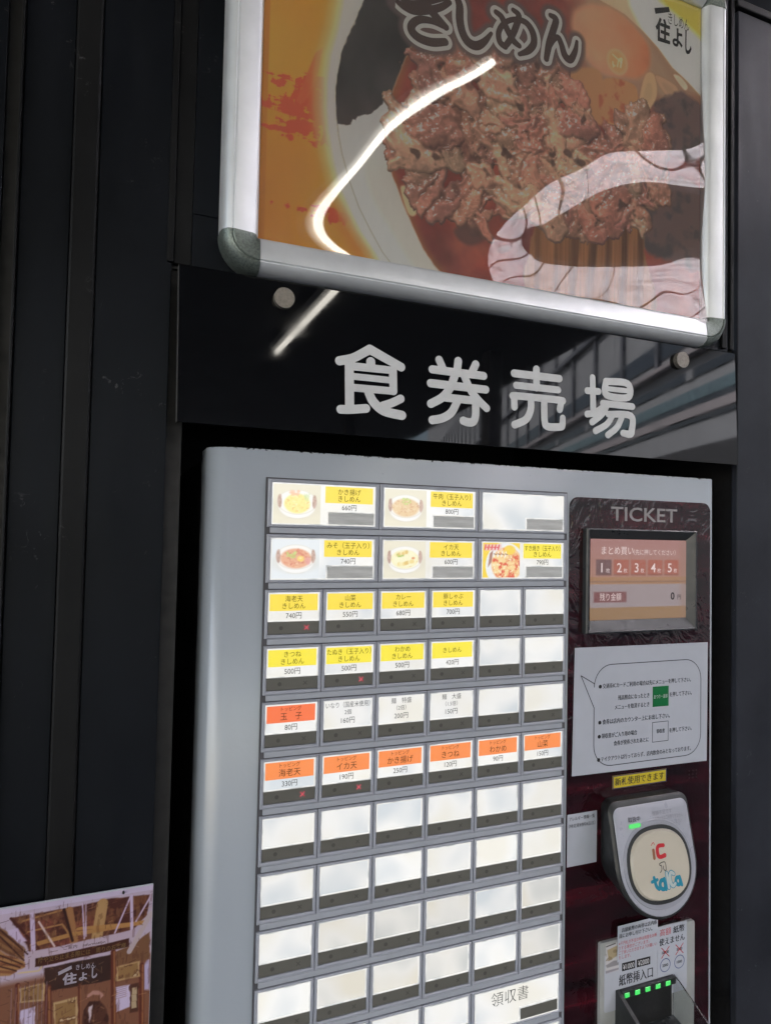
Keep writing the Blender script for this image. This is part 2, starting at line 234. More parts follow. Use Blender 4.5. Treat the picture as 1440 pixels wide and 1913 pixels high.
def contour_fill(D, xs, zs, level):
    """outline D<level by marching squares and fill it (holes kept) through a 2-D curve"""
    F = D - level
    F = np.pad(F, 1, constant_values=10.0)
    xs = np.concatenate([[xs[0] - 1e-3], xs, [xs[-1] + 1e-3]]); zs = np.concatenate([[zs[0] - 1e-3], zs, [zs[-1] + 1e-3]])
    ins = F < 0
    H, W = F.shape
    mix = ins[:-1, :-1].astype(int) + ins[:-1, 1:] + ins[1:, 1:] + ins[1:, :-1]
    nxt = {}
    def ip(i0, j0, i1, j1):
        a, b = F[i0, j0], F[i1, j1]; t = a / (a - b)
        return (xs[j0] + (xs[j1] - xs[j0]) * t, zs[i0] + (zs[i1] - zs[i0]) * t)
    seg = []
    for i, j in zip(*np.nonzero((mix > 0) & (mix < 4))):
        c = [(i, j), (i, j + 1), (i + 1, j + 1), (i + 1, j)]
        s = [ins[q] for q in c]
        ex = []
        for k in range(4):
            k2 = (k + 1) % 4
            if s[k] != s[k2]: ex.append((tuple(sorted((c[k], c[k2]))), s[k], c[k], c[k2]))
        ent = [e for e in ex if not e[1]]; lea = [e for e in ex if e[1]]
        for k, a in enumerate(lea):
            b = ent[k if len(ent) > k else 0]
            seg.append((a[0], b[0]))
    pos = {}
    for a, b in seg:
        for e in (a, b):
            if e not in pos: pos[e] = ip(*e[0], *e[1])
        nxt.setdefault(a, []).append(b)
    loops = []
    while nxt:
        st = next(iter(nxt)); cur = st; lp = []
        while cur in nxt:
            lp.append(pos[cur]); n = nxt[cur].pop()
            if not nxt[cur]: del nxt[cur]
            cur = n
            if cur == st: break
        if len(lp) > 5: loops.append(lp)
    cu = bpy.data.curves.new("c", 'CURVE'); cu.dimensions = '2D'; cu.fill_mode = 'FRONT'
    for lp in loops:
        sp = cu.splines.new('POLY'); sp.points.add(len(lp) - 1); sp.use_cyclic_u = True
        for p, (a, b) in zip(sp.points, lp): p.co = (a, b, 0, 1)
    o = bpy.data.objects.new("c", cu); COL.objects.link(o)
    dg = bpy.context.evaluated_depsgraph_get(); ev = o.evaluated_get(dg); me = ev.to_mesh()
    v = [(p.co.x, p.co.y) for p in me.vertices]; f = [tuple(q.vertices) for q in me.polygons]
    ev.to_mesh_clear(); bpy.data.objects.remove(o); bpy.data.curves.remove(cu)
    return v, f

# ---- printed pictures: painted into the colours of a fine mesh
def vnoise(X, Z, sx, sz, seed, octv=4, gain=0.5):
    rs = np.random.RandomState(seed); out = np.zeros(X.shape); amp = 1.0; tot = 0
    for o in range(octv):
        g = rs.rand(67, 67)
        u = X / sx * 2 ** o + 1000.3 + 17.1 * o; v = Z / sz * 2 ** o + 1000.7 + 9.3 * o
        iu = np.floor(u).astype(int); iv = np.floor(v).astype(int); fu = u - iu; fv = v - iv
        fu = fu * fu * (3 - 2 * fu); fv = fv * fv * (3 - 2 * fv)
        a = g[iv % 67, iu % 67]; b = g[iv % 67, (iu + 1) % 67]; c = g[(iv + 1) % 67, iu % 67]; d = g[(iv + 1) % 67, (iu + 1) % 67]
        out += amp * ((a * (1 - fu) + b * fu) * (1 - fv) + (c * (1 - fu) + d * fu) * fv); tot += amp; amp *= gain
    return out / tot

def smooth_poly(pts, n=5):
    p = np.array(pts, float); N = len(p); out = []
    for i in range(N):
        p0, p1, p2, p3 = p[i - 1], p[i], p[(i + 1) % N], p[(i + 2) % N]
        for t in np.linspace(0, 1, n, endpoint=False):
            out.append(0.5 * ((2 * p1) + (-p0 + p2) * t + (2 * p0 - 5 * p1 + 4 * p2 - p3) * t * t + (-p0 + 3 * p1 - 3 * p2 + p3) * t ** 3))
    return np.array(out)

class Canvas:
    def __init__(s, x0, x1, z0, z1, step, col):
        s.nx = int(round((x1 - x0) / step)) + 1; s.nz = int(round((z1 - z0) / step)) + 1; s.step = step
        s.xs = np.linspace(x0, x1, s.nx); s.zs = np.linspace(z0, z1, s.nz)
        s.X, s.Z = np.meshgrid(s.xs, s.zs); s.c = np.ones((s.nz, s.nx, 3)) * np.array(col, float)
    def blend(s, m, col):
        col = np.asarray(col, float)
        s.c += np.clip(m, 0, 1)[..., None] * (col - s.c)
    def poly_sd(s, pts, warp=None):
        P = np.array(pts, float); X, Z = (s.X, s.Z) if warp is None else warp
        D = np.full(X.shape, 1e9); ins = np.zeros(X.shape, bool)
        for i in range(len(P)):
            (ax, az), (bx, bz) = P[i], P[(i + 1) % len(P)]
            dx, dz = bx - ax, bz - az; L = dx * dx + dz * dz + 1e-9
            t = np.clip(((X - ax) * dx + (Z - az) * dz) / L, 0, 1)
            D = np.minimum(D, (X - ax - t * dx) ** 2 + (Z - az - t * dz) ** 2)
            cr = ((az > Z) != (bz > Z)) & (X < (bx - ax) * (Z - az) / (bz - az + 1e-12) + ax)
            ins ^= cr
        D = np.sqrt(D); return np.where(ins, -D, D)
    def poly(s, pts, col, soft=None, alpha=1.0, smooth=False, warp=None):
        if smooth: pts = smooth_poly(pts)
        soft = soft or s.step
        m = np.clip(0.5 - s.poly_sd(pts, warp) / soft, 0, 1) * alpha
        s.blend(m, col); return m
    def line(s, pts, w, col, soft=None, alpha=1.0, smooth=False):
        st = [(x, z, w / 2) for x, z in pts]
        D = strokes_sd([st], s.X, s.Z, smooth)
        s.blend(np.clip(0.5 - D / (soft or s.step), 0, 1) * alpha, col)
    def ell(s, cx, cz, a, b, col, soft=None, alpha=1.0, rot=0.0):
        c, q = math.cos(rot), math.sin(rot); dx = s.X - cx; dz = s.Z - cz
        u = (dx * c + dz * q) / a; v = (-dx * q + dz * c) / b
        r = np.hypot(u, v); D = (r - 1) * min(a, b)
        m = np.clip(0.5 - D / (soft or s.step), 0, 1) * alpha
        s.blend(m, col); return m
    def build(s, name, mat, parent, y, gain=1.0, dome=None):
        n = s.nx * s.nz; me = bpy.data.meshes.new(name)
        co = np.empty((n, 3)); co[:, 0] = s.X.ravel() * 1e-3; co[:, 1] = y * 1e-3; co[:, 2] = s.Z.ravel() * 1e-3 + OZ
        if dome is not None: co[:, 1] += dome.ravel() * 1e-3
        me.vertices.add(n); me.vertices.foreach_set('co', co.ravel())
        idx = np.arange(n).reshape(s.nz, s.nx)
        q = np.stack([idx[:-1, :-1], idx[:-1, 1:], idx[1:, 1:], idx[1:, :-1]], -1).reshape(-1, 4)
        me.loops.add(q.size); me.loops.foreach_set('vertex_index', q.ravel().astype(np.int32))
        me.polygons.add(len(q)); me.polygons.foreach_set('loop_start', (np.arange(len(q)) * 4).astype(np.int32))
        me.update(calc_edges=True)
        at = me.color_attributes.new('print', 'FLOAT_COLOR', 'POINT')
        rgba = np.ones((n, 4)); rgba[:, :3] = np.clip(lin(np.clip(s.c, 0, 255)).reshape(-1, 3) * gain, 0, 0.95)
        at.data.foreach_set('color', rgba.astype(np.float32).ravel())
        return link(name, me, mat, parent, smooth=dome is not None)

# ---------------------------------------------------------------- materials
def newmat(name):
    m = bpy.data.materials.new(name); m.use_nodes = True
    nt = m.node_tree; b = nt.nodes['Principled BSDF']
    return m, nt, b
def N(nt, t, **kw):
    n = nt.nodes.new(t)
    for k, v in kw.items():
        if k in n.inputs: n.inputs[k].default_value = v
        else: setattr(n, k, v)
    return n
def coords(nt, scale=(1, 1, 1), loc=(0, 0, 0)):
    tc = N(nt, 'ShaderNodeTexCoord'); mp = N(nt, 'ShaderNodeMapping')
    mp.inputs['Scale'].default_value = scale; mp.inputs['Location'].default_value = loc
    nt.links.new(tc.outputs['Object'], mp.inputs['Vector']); return mp.outputs['Vector']
def noise(nt, vec, scale, detail=4.0, rough=0.55, dist=0.0):
    n = N(nt, 'ShaderNodeTexNoise'); n.inputs['Scale'].default_value = scale; n.inputs['Detail'].default_value = detail
    n.inputs['Roughness'].default_value = rough; n.inputs['Distortion'].default_value = dist
    nt.links.new(vec, n.inputs['Vector']); return n.outputs['Fac']
def ramp(nt, fac, stops):
    r = N(nt, 'ShaderNodeValToRGB'); e = r.color_ramp.elements
    e[0].position, e[0].color = stops[0][0], (*stops[0][1], 1); e[1].position, e[1].color = stops[-1][0], (*stops[-1][1], 1)
    for p, c in stops[1:-1]:
        k = e.new(p); k.color = (*c, 1)
    nt.links.new(fac, r.inputs['Fac']); return r.outputs['Color']
def bump(nt, b, h, strength, dist=0.001):
    bp = N(nt, 'ShaderNodeBump'); bp.inputs['Strength'].default_value = strength; bp.inputs['Distance'].default_value = dist
    nt.links.new(h, bp.inputs['Height']); nt.links.new(bp.outputs['Normal'], b.inputs['Normal'])
def simple(name, col, rough=0.5, metal=0.0, var=0.15, vscale=40.0, bmp=0.0, bscale=300.0, spec=0.5, stretch=(1, 1, 1), rvar=0.1):
    m, nt, b = newmat(name); v = coords(nt, stretch)
    f = noise(nt, v, vscale)
    c = np.array(col); nt.links.new(ramp(nt, f, [(0.3, tuple(c * (1 - var))), (0.7, tuple(np.minimum(c * (1 + var), 1)))]), b.inputs['Base Color'])
    f2 = noise(nt, v, vscale * 2.3, 5)
    nt.links.new(ramp(nt, f2, [(0.3, (max(rough - rvar, 0.02),) * 3), (0.7, (min(rough + rvar, 1),) * 3)]), b.inputs['Roughness'])
    b.inputs['Metallic'].default_value = metal; b.inputs['Specular IOR Level'].default_value = spec
    if bmp: bump(nt, b, noise(nt, v, bscale, 6), bmp, 0.0006)
    return m
def glow(name, col, k=0.86, var=0.0, vs=9.0, tint=((1.0, 0.985, 0.95), (0.93, 0.97, 1.0))):
    """something lit from behind by the machine; k = displayed brightness"""
    m, nt, b = newmat(name)
    b.inputs['Base Color'].default_value = (0.12, 0.12, 0.12, 1); b.inputs['Roughness'].default_value = 0.15
    b.inputs['Emission Strength'].default_value = k / GAIN
    c = np.array(col)
    if var > 0:
        oi = N(nt, 'ShaderNodeObjectInfo'); tc_ = N(nt, 'ShaderNodeTexCoord'); off_ = N(nt, 'ShaderNodeVectorMath', operation='MULTIPLY_ADD')
        cmb = N(nt, 'ShaderNodeCombineXYZ'); nt.links.new(oi.outputs['Random'], cmb.inputs[0]); nt.links.new(oi.outputs['Random'], cmb.inputs[2])
        nt.links.new(cmb.outputs[0], off_.inputs[0]); off_.inputs[1].default_value = (37, 1, 53); nt.links.new(tc_.outputs['Object'], off_.inputs[2])
        f = noise(nt, off_.outputs[0], vs, 1.5, 0.5)
        lp = N(nt, 'ShaderNodeMapRange'); lp.inputs['To Min'].default_value = k * 0.93 / GAIN; lp.inputs['To Max'].default_value = k * 1.06 / GAIN
        nt.links.new(oi.outputs['Random'], lp.inputs['Value']); nt.links.new(lp.outputs[0], b.inputs['Emission Strength'])
        nt.links.new(ramp(nt, f, [(0.35, tuple(c * np.array(tint[0]) * (1 - var * 0.2))), (0.5, tuple(c)), (0.66, tuple(c * np.array(tint[1]) * (1 - var)))]), b.inputs['Emission Color'])
    else: b.inputs['Emission Color'].default_value = (*c, 1)
    return m
def printed(name, rough=0.6, emit=0.0, spec=0.3):
    m, nt, b = newmat(name); a = N(nt, 'ShaderNodeVertexColor'); a.layer_name = 'print'
    if emit:
        nt.links.new(a.outputs['Color'], b.inputs['Emission Color']); b.inputs['Emission Strength'].default_value = emit / GAIN
        b.inputs['Base Color'].default_value = (0.1, 0.1, 0.1, 1); b.inputs['Roughness'].default_value = 0.15
    else:
        nt.links.new(a.outputs['Color'], b.inputs['Base Color']); b.inputs['Roughness'].default_value = rough
        b.inputs['Specular IOR Level'].default_value = spec
    return m
def plain(name, col, rough=0.55, spec=0.3):
    m, nt, b = newmat(name); b.inputs['Base Color'].default_value = (*col, 1); b.inputs['Roughness'].default_value = rough
    b.inputs['Specular IOR Level'].default_value = spec; return m

def sl(r, g, b): return tuple(float(x) for x in lin((r, g, b)))

M = {}
# dark painted steel of the kiosk with scratches and dust
def wall_paint(name, col, rough, dust=0.3):
    m, nt, b = newmat(name); v = coords(nt); vs = coords(nt, (6, 6, 0.6))
    f = noise(nt, v, 5.0, 6, 0.6); c = np.array(col)
    base = ramp(nt, f, [(0.3, tuple(c * 0.6)), (0.7, tuple(c * 1.5))])
    sc1 = noise(nt, coords(nt, (1, 1, 1.0), (3, 1, 7)), 90.0, 4, 0.7, 1.6)
    spot = ramp(nt, sc1, [(0.62, (0, 0, 0)), (0.72, (1, 1, 1))])
    rare = ramp(nt, noise(nt, v, 14.0, 2), [(0.55, (0, 0, 0)), (0.68, (1, 1, 1))])
    mu = N(nt, 'ShaderNodeMixRGB', blend_type='MULTIPLY'); mu.inputs[0].default_value = 1.0
    nt.links.new(spot, mu.inputs[1]); nt.links.new(rare, mu.inputs[2])
    mx = N(nt, 'ShaderNodeMixRGB'); nt.links.new(mu.outputs[0], mx.inputs[0]); nt.links.new(base, mx.inputs[1])
    mx.inputs[2].default_value = (0.11, 0.11, 0.115, 1)
    nt.links.new(mx.outputs[0], b.inputs['Base Color'])
    nt.links.new(ramp(nt, noise(nt, vs, 9.0, 5), [(0.3, (rough - 0.08,) * 3), (0.7, (rough + 0.1,) * 3)]), b.inputs['Roughness'])
    b.inputs['Specular IOR Level'].default_value = 0.13; b.inputs['Specular Tint'].default_value = (0.86, 0.92, 1.0, 1)
    bump(nt, b, noise(nt, v, 220.0, 5), 0.12, 0.0006); return m
M['wall'] = wall_paint('dark_painted_steel', (0.0052, 0.0062, 0.0085), 0.45)
M['wall_strip'] = wall_paint('dark_trim_steel', (0.0085, 0.0085, 0.0088), 0.45)
M['wall_right'] = wall_paint('dark_painted_steel_lit', (0.023, 0.025, 0.032), 0.36)  # same dark paint, lighter here to carry the daylight reflected on the right wall
M['recess'] = simple('recess_black', (0.008, 0.008, 0.009), 0.6)
# black acrylic sign
m, nt, b = newmat('black_acrylic'); v = coords(nt)
b.inputs['Base Color'].default_value = (0.0035, 0.0038, 0.0048, 1); b.inputs['Specular IOR Level'].default_value = 0.42
nt.links.new(ramp(nt, noise(nt, coords(nt, (1, 1, 3)), 16.0, 6, 0.65), [(0.35, (0.015,) * 3), (0.75, (0.06,) * 3)]), b.inputs['Roughness'])
M['acrylic'] = m
M['sign_letter'] = simple('sign_letter_grey', (0.55, 0.565, 0.58), 0.4, var=0.06, vscale=60)
# grey enamel of the machine, worn along the top edge
m, nt, b = newmat('machine_enamel'); v = coords(nt)
f = noise(nt, coords(nt, (1, 1, 0.35)), 5.0, 5, 0.55)
base = ramp(nt, f, [(0.3, (0.315, 0.352, 0.402)), (0.7, (0.332, 0.37, 0.420))])
sep = N(nt, 'ShaderNodeSeparateXYZ'); tc = N(nt, 'ShaderNodeTexCoord'); nt.links.new(tc.outputs['Object'], sep.inputs[0])
mr = N(nt, 'ShaderNodeMapRange'); mr.inputs['From Min'].default_value = OZ + 0.0195; mr.inputs['From Max'].default_value = OZ + 0.0275
nt.links.new(sep.outputs['Z'], mr.inputs['Value'])
ch = noise(nt, v, 230.0, 4, 0.7, 0.6); mm = N(nt, 'ShaderNodeMath', operation='MULTIPLY'); nt.links.new(mr.outputs[0], mm.inputs[0]); nt.links.new(ch, mm.inputs[1])
chip = ramp(nt, mm.outputs[0], [(0.455, (0, 0, 0)), (0.48, (1, 1, 1))])
spk = ramp(nt, noise(nt, v, 320.0, 2), [(0.775, (0, 0, 0)), (0.80, (0.5, 0.5, 0.5))])
ad = N(nt, 'ShaderNodeMixRGB', blend_type='ADD'); ad.inputs[0].default_value = 1; nt.links.new(chip, ad.inputs[1]); nt.links.new(spk, ad.inputs[2])
mx = N(nt, 'ShaderNodeMixRGB'); nt.links.new(ad.outputs[0], mx.inputs[0]); nt.links.new(base, mx.inputs[1]); mx.inputs[2].default_value = (0.03, 0.03, 0.03, 1)
nt.links.new(mx.outputs[0], b.inputs['Base Color']); b.inputs['Specular IOR Level'].default_value = 0.55
nt.links.new(ramp(nt, noise(nt, v, 20, 4), [(0.3, (0.19,) * 3), (0.7, (0.24,) * 3)]), b.inputs['Roughness'])
bump(nt, b, noise(nt, v, 190.0, 3), 0.13, 0.0008); M['enamel'] = m
M['cabinet'] = simple('cabinet_grey', (0.05, 0.05, 0.055), 0.5)
M['btn_frame'] = simple('button_frame_grey', (0.315, 0.335, 0.39), 0.38, var=0.05, vscale=60, bmp=0.05)
M['btn_base'] = simple('button_gap_dark', (0.07, 0.07, 0.08), 0.6)
M['btn_strip'] = simple('rail_grey', (0.34, 0.365, 0.415), 0.4, var=0.05)
M['smoke'] = plain('smoked_window', (0.120, 0.118, 0.105), 0.30, 0.4)
M['smoke_light'] = simple('brushed_window', (0.48, 0.49, 0.49), 0.35, var=0.15, vscale=30, stretch=(1, 1, 8))
M['card'] = glow('backlit_card', (0.99, 0.985, 0.965), 0.84, 0.20, 17.0, ((1.0, 0.975, 0.90), (0.90, 0.97, 1.04)))
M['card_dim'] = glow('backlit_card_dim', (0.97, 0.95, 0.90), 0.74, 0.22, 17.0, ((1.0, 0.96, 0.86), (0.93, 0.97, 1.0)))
M['card_edge'] = glow('clear_acrylic_edge_glow', (0.98, 0.98, 0.95), 0.80, 0.35, 60.0)  # emission stands in for backlight caught in the clear acrylic rim
M['yel'] = glow('backlit_yellow', sl(255, 226, 30), 0.90)
M['yel2'] = glow('backlit_lemon', sl(255, 236, 20), 0.90)
M['ora'] = glow('backlit_orange', sl(252, 136, 46), 0.92)
M['ora2'] = glow('backlit_deep_orange', sl(250, 106, 28), 0.92)
M['ink'] = plain('print_ink_brown', (0.02, 0.016, 0.012), 0.7)
M['ink2'] = plain('print_ink_grey', (0.03, 0.03, 0.035), 0.7)
M['black_ink'] = plain('print_ink_black', (0.012, 0.012, 0.014), 0.6)
M['mark'] = plain('indicator_unlit', (0.078, 0.077, 0.07), 0.5)
M['redled'] = glow('red_led', sl(240, 50, 80), 0.68)
M['paper'] = simple('white_paper', (0.395, 0.42, 0.485), 0.55, var=0.03, vscale=25, bmp=0.06, bscale=30)
M['paper2'] = simple('white_sticker', (0.395, 0.415, 0.475), 0.5, var=0.03)
M['yellow'] = simple('yellow_sticker', (0.52, 0.41, 0.02), 0.5, var=0.05)
M['green'] = plain('print_green', (0.0, 0.13, 0.035), 0.5)
M['red_ink'] = plain('print_red', (0.42, 0.05, 0.06), 0.6)
M['blue_ink'] = plain('print_blue', (0.06, 0.08, 0.22), 0.6)
M['white_ink'] = plain('print_white', (0.55, 0.55, 0.57), 0.5)
M['grey_ink'] = plain('print_grey', (0.26, 0.26, 0.29), 0.6)
# maroon printed overlay with dark wood-like streaks under a wavy glossy film
m, nt, b = newmat('maroon_overlay'); v = coords(nt, (1.2, 1, 9.0), (0.37, 0, 0.2))
f = noise(nt, v, 5.0, 3, 0.5, 0.2)
nt.links.new(ramp(nt, f, [(0.36, (0.006, 0.0018, 0.0028)), (0.54, (0.022, 0.003, 0.006)), (0.72, (0.065, 0.006, 0.012))]), b.inputs['Base Color'])
b.inputs['Roughness'].default_value = 0.06; b.inputs['Specular IOR Level'].default_value = 0.5
bump(nt, b, noise(nt, coords(nt, (1, 1, 0.7)), 26.0, 3.0, 0.55, 2.2), 1.0, 0.0022); M['maroon'] = m
M['blackpl'] = simple('black_plastic', (0.014, 0.016, 0.017), 0.42, var=0.1, bmp=0.15, bscale=900)
M['greypl'] = simple('bezel_grey_plastic', (0.026, 0.030, 0.034), 0.35, bmp=0.06, bscale=900)
M['reader'] = simple('reader_face_grey', (0.31, 0.32, 0.375), 0.35, var=0.03)
M['reader_ring'] = simple('reader_ring_grey', (0.27, 0.28, 0.325), 0.35, var=0.03)
M['cream'] = simple('cream_plastic', (0.45, 0.415, 0.345), 0.35, var=0.06, vscale=20)
M['ledgreen'] = glow('green_led', sl(30, 240, 90), 0.8)
M['slotled'] = glow('slot_green_led', sl(20, 240, 90), 0.95, 0.5, 160.0)
M['scr'] = printed('lcd_screen', emit=0.66)
M['dish'] = printed('backlit_photo', emit=0.93)
M['print'] = printed('printed_photo', 0.55)
M['sheet'] = printed('printed_sheet', 0.6)
m, nt, b = newmat('clear_plastic'); b.inputs['Transmission Weight'].default_value = 1.0; b.inputs['Roughness'].default_value = 0.05; b.inputs['IOR'].default_value = 1.3
b.inputs['Base Color'].default_value = (0.75, 0.78, 0.77, 1); M['clear'] = m
# aluminium snap frame
m, nt, b = newmat('satin_aluminium'); b.inputs['Metallic'].default_value = 0.5
nt.links.new(ramp(nt, noise(nt, coords(nt), 30, 4), [(0.3, (0.66, 0.69, 0.72)), (0.7, (0.75, 0.78, 0.81))]), b.inputs['Base Color'])
nt.links.new(ramp(nt, noise(nt, coords(nt, (1, 1, 1)), 70, 6, 0.7), [(0.3, (0.36,) * 3), (0.75, (0.48,) * 3)]), b.inputs['Roughness'])
bump(nt, b, noise(nt, coords(nt), 400, 4), 0.05, 0.0004); M['alu'] = m
m, nt, b = newmat('patinated_corner'); v = coords(nt); b.inputs['Metallic'].default_value = 0.55
f = noise(nt, v, 520, 3, 0.7); nt.links.new(ramp(nt, f, [(0.34, (0.09, 0.11, 0.10)), (0.5, (0.15, 0.18, 0.165)), (0.7, (0.21, 0.24, 0.22))]), b.inputs['Base Color'])
b.inputs['Roughness'].default_value = 0.42; bump(nt, b, f, 0.15, 0.0006); M['patina'] = m
m, nt, b = newmat('bolt_steel'); v = coords(nt); b.inputs['Metallic'].default_value = 0.6; f = noise(nt, v, 420, 4, 0.7)
nt.links.new(ramp(nt, f, [(0.35, (0.17, 0.155, 0.135)), (0.7, (0.27, 0.25, 0.22))]), b.inputs['Base Color']); b.inputs['Roughness'].default_value = 0.5; M['bolt'] = m
# film over the poster: clear sheet with a thin veil of dust
m = bpy.data.materials.new('clear_cover_film'); m.use_nodes = True; nt = m.node_tree; nt.nodes.clear()
o_ = N(nt, 'ShaderNodeOutputMaterial'); tr = N(nt, 'ShaderNodeBsdfTransparent'); gl = N(nt, 'ShaderNodeBsdfGlossy'); gl.inputs['Roughness'].default_value = 0.015
fr = N(nt, 'ShaderNodeFresnel'); fr.inputs['IOR'].default_value = 1.7
mix = N(nt, 'ShaderNodeMixShader'); nt.links.new(fr.outputs[0], mix.inputs[0]); nt.links.new(tr.outputs[0], mix.inputs[1]); nt.links.new(gl.outputs[0], mix.inputs[2])
df = N(nt, 'ShaderNodeBsdfDiffuse'); df.inputs['Color'].default_value = (0.5, 0.5, 0.5, 1)
mx2 = N(nt, 'ShaderNodeMixShader'); nt.links.new(mix.outputs[0], mx2.inputs[1]); nt.links.new(df.outputs[0], mx2.inputs[2])
vv = coords(nt, (1, 1, 0.25)); ff = noise(nt, vv, 120, 4, 0.7, 1.0)
nt.links.new(ramp(nt, ff, [(0.4, (0.065,) * 3), (0.72, (0.085,) * 3), (0.80, (0.18,) * 3)]), mx2.inputs[0])
nt.links.new(mx2.outputs[0], o_.inputs['Surface']); M['film'] = m
# surroundings
M['asphalt'] = simple('platform_asphalt', (0.034, 0.038, 0.046), 0.85, var=0.2, vscale=3)
M['canopy'] = simple('canopy_painted_steel', (0.035, 0.036, 0.04), 0.6, vscale=2)
M['lampcase'] = simple('lamp_housing', (0.5, 0.5, 0.5), 0.5)
M['facade'] = simple('facade_panel', (0.33, 0.335, 0.355), 0.7, var=0.08, vscale=1.5)
M['facade2'] = simple('facade_pink_band', (0.40, 0.36, 0.375), 0.7, var=0.06, vscale=1.5)
M['teal'] = simple('teal_glazing', (0.13, 0.20, 0.225), 0.3, var=0.15, vscale=2)
M['darkglass'] = simple('dark_window_glass', (0.02, 0.024, 0.03), 0.15, var=0.2, vscale=2)
M['steelpost'] = simple('grey_steel_post', (0.12, 0.12, 0.14), 0.5)
M['concrete'] = simple('dark_concrete', (0.05, 0.05, 0.055), 0.8)
TUBE = bpy.data.materials.new('lamp_tube_light'); TUBE.use_nodes = True
_b = TUBE.node_tree.nodes['Principled BSDF']; _b.inputs['Emission Color'].default_value = (1.0, 0.945, 0.84, 1); _b.inputs['Emission Strength'].default_value = 4.4

# ---------------------------------------------------------------- the platform round the kiosk (seen in the reflections)
g = MB(True).box(-40, 80, -60, 60, -0.3, 0.0).build('ground', M['asphalt']); tag(g, kind='structure')

can = empty('platform_canopy', (0, 0, 3.15))
tag(can, 'dark steel platform canopy with a strip skylight, reflected in the glossy panels', 'canopy')
def slab(name, pts, z0, z1, mat, parent):
    mb = MB(True); n = len(pts)
    f = [mb.bm.verts.new((x, y, z0)) for x, y in pts]; t = [mb.bm.verts.new((x, y, z1)) for x, y in pts]
    mb.bm.faces.new(f); mb.bm.faces.new(t)
    for i in range(n): mb.bm.faces.new([f[i], f[(i + 1) % n], t[(i + 1) % n], t[i]])
    o = mb.build(name, mat); o.parent = parent; o.matrix_parent_inverse = Matrix.Translation(parent.location).inverted(); return o
SKY0, SKY1 = 1.86, 2.90
slab('roof_deck', [(-5, 6), (SKY0, 6), (SKY0, -14), (-5, -14)], 3.15, 3.27, M['canopy'], can)
SKN, SKF = 0.4, -4.0
slab('roof_deck', [(SKY0 + .001, 6), (SKY1 - .001, 6), (SKY1 - .001, SKN), (SKY0 + .001, SKN)], 3.15, 3.27, M['canopy'], can)
slab('roof_deck', [(SKY0 + .001, SKF), (SKY1 - .001, SKF), (SKY1 - .001, -14), (SKY0 + .001, -14)], 3.15, 3.27, M['canopy'], can)
slab('roof_edge', [(SKY1, 6), (3.02, 6), (3.06, 0), (3.70, -4.25), (4.18, -6.8), (5.5, -14), (SKY1, -14)], 3.15, 3.27, M['canopy'], can)
for k in range(13):
    y = 0.15 - 0.36 * k
    slab('glazing_bar', [(SKY0 + 0.002, y + 0.6), (SKY1 - 0.002, y - 0.6), (SKY1 - 0.002, y - 0.609), (SKY0 + 0.002, y + 0.591)], 3.20, 3.25, M['canopy'], can)
mtl = bpy.data.materials.new('frosted_roof_panel'); mtl.use_nodes = True; nt = mtl.node_tree; nt.nodes.clear()
o_ = N(nt, 'ShaderNodeOutputMaterial'); t_ = N(nt, 'ShaderNodeBsdfTranslucent'); t_.inputs['Color'].default_value = (0.86, 0.81, 0.83, 1); nt.links.new(ramp(nt, noise(nt, coords(nt, (1, 1, 1)), 9.0, 6, 0.65), [(0.32, (0.62, 0.58, 0.585)), (0.5, (0.92, 0.875, 0.88)), (0.7, (0.95, 0.915, 0.92))]), t_.inputs['Color']); nt.links.new(t_.outputs[0], o_.inputs['Surface'])
slab('glazing_panel', [(SKY0 + .002, SKN - .002), (SKY1 - .002, SKN - .002), (SKY1 - .002, SKF + .002), (SKY0 + .002, SKF + .002)], 3.251, 3.257, mtl, can)
for y in (-4.9, -9.0):
    slab('post', [(3.1, y), (3.24, y), (3.24, y - 0.14), (3.1, y - 0.14)], 0.0, 3.148, M['steelpost'], can)
lamp = empty('ceiling_lamp', (1.25, -3.6, 3.06)); tag(lamp, 'long bare fluorescent tube lamp under the platform canopy, reflected as a bright line', 'lamp')
def put(o, p): o.parent = p; o.matrix_parent_inverse = Matrix.Translation(p.location).inverted(); return o
put(MB(True).box(1.195, 1.305, -5.60, -1.64, 3.085, 3.148).build('lamp_housing', M['lampcase']), lamp)
put(MB(True).box(1.233, 1.267, -5.59, -1.65, 3.045, 3.084, 0.012, 3).build('lamp_tube', TUBE), lamp)

# station building across the tracks
bld = empty('station_building', (6.0, 0.0, 0.0), math.atan2(-0.933, 0.36))
tag(bld, 'long grey station building with banded windows across the tracks, reflected in the sign', 'building')
def bpart(name, mat, *boxes):
    mb = MB(True)
    for bx in boxes: mb.box(*bx)
    return mb.build(name, mat, bld)
HZ = 1.56
bpart('wall', M['facade'], (-20, 13, 0.02, 6, HZ + 1.5, 8.2), (13.01, 70, 0.02, 6, HZ + 1.5, 14.0))
bpart('base_wall', M['concrete'], (-20, 70, 0.02, 6, 0, HZ + 1.499))
bpart('window_band', M['darkglass'], (-20, 70, -0.01, 0.018, HZ + 2.71, HZ + 2.86))
bpart('window_band', M['darkglass'], (-20, 70, -0.01, 0.018, HZ + 3.35, HZ + 3.72))
bpart('window_band', M['darkglass'], (-20, 70, -0.01, 0.018, HZ + 1.93, HZ + 2.0))
bpart('pink_band', M['facade2'], (-20, 70, -0.02, 0.018, HZ + 2.03, HZ + 2.19))
bpart('teal_band', M['teal'], (-20, 70, -0.03, 0.018, HZ + 2.30, HZ + 2.50))
bpart('dark_band', M['darkglass'], (-20, 70, -0.015, 0.018, HZ + 2.192, HZ + 2.298))
bpart('ledge', M['facade2'], (-20, 70, -0.16, 0.018, HZ + 3.08, HZ + 3.16))
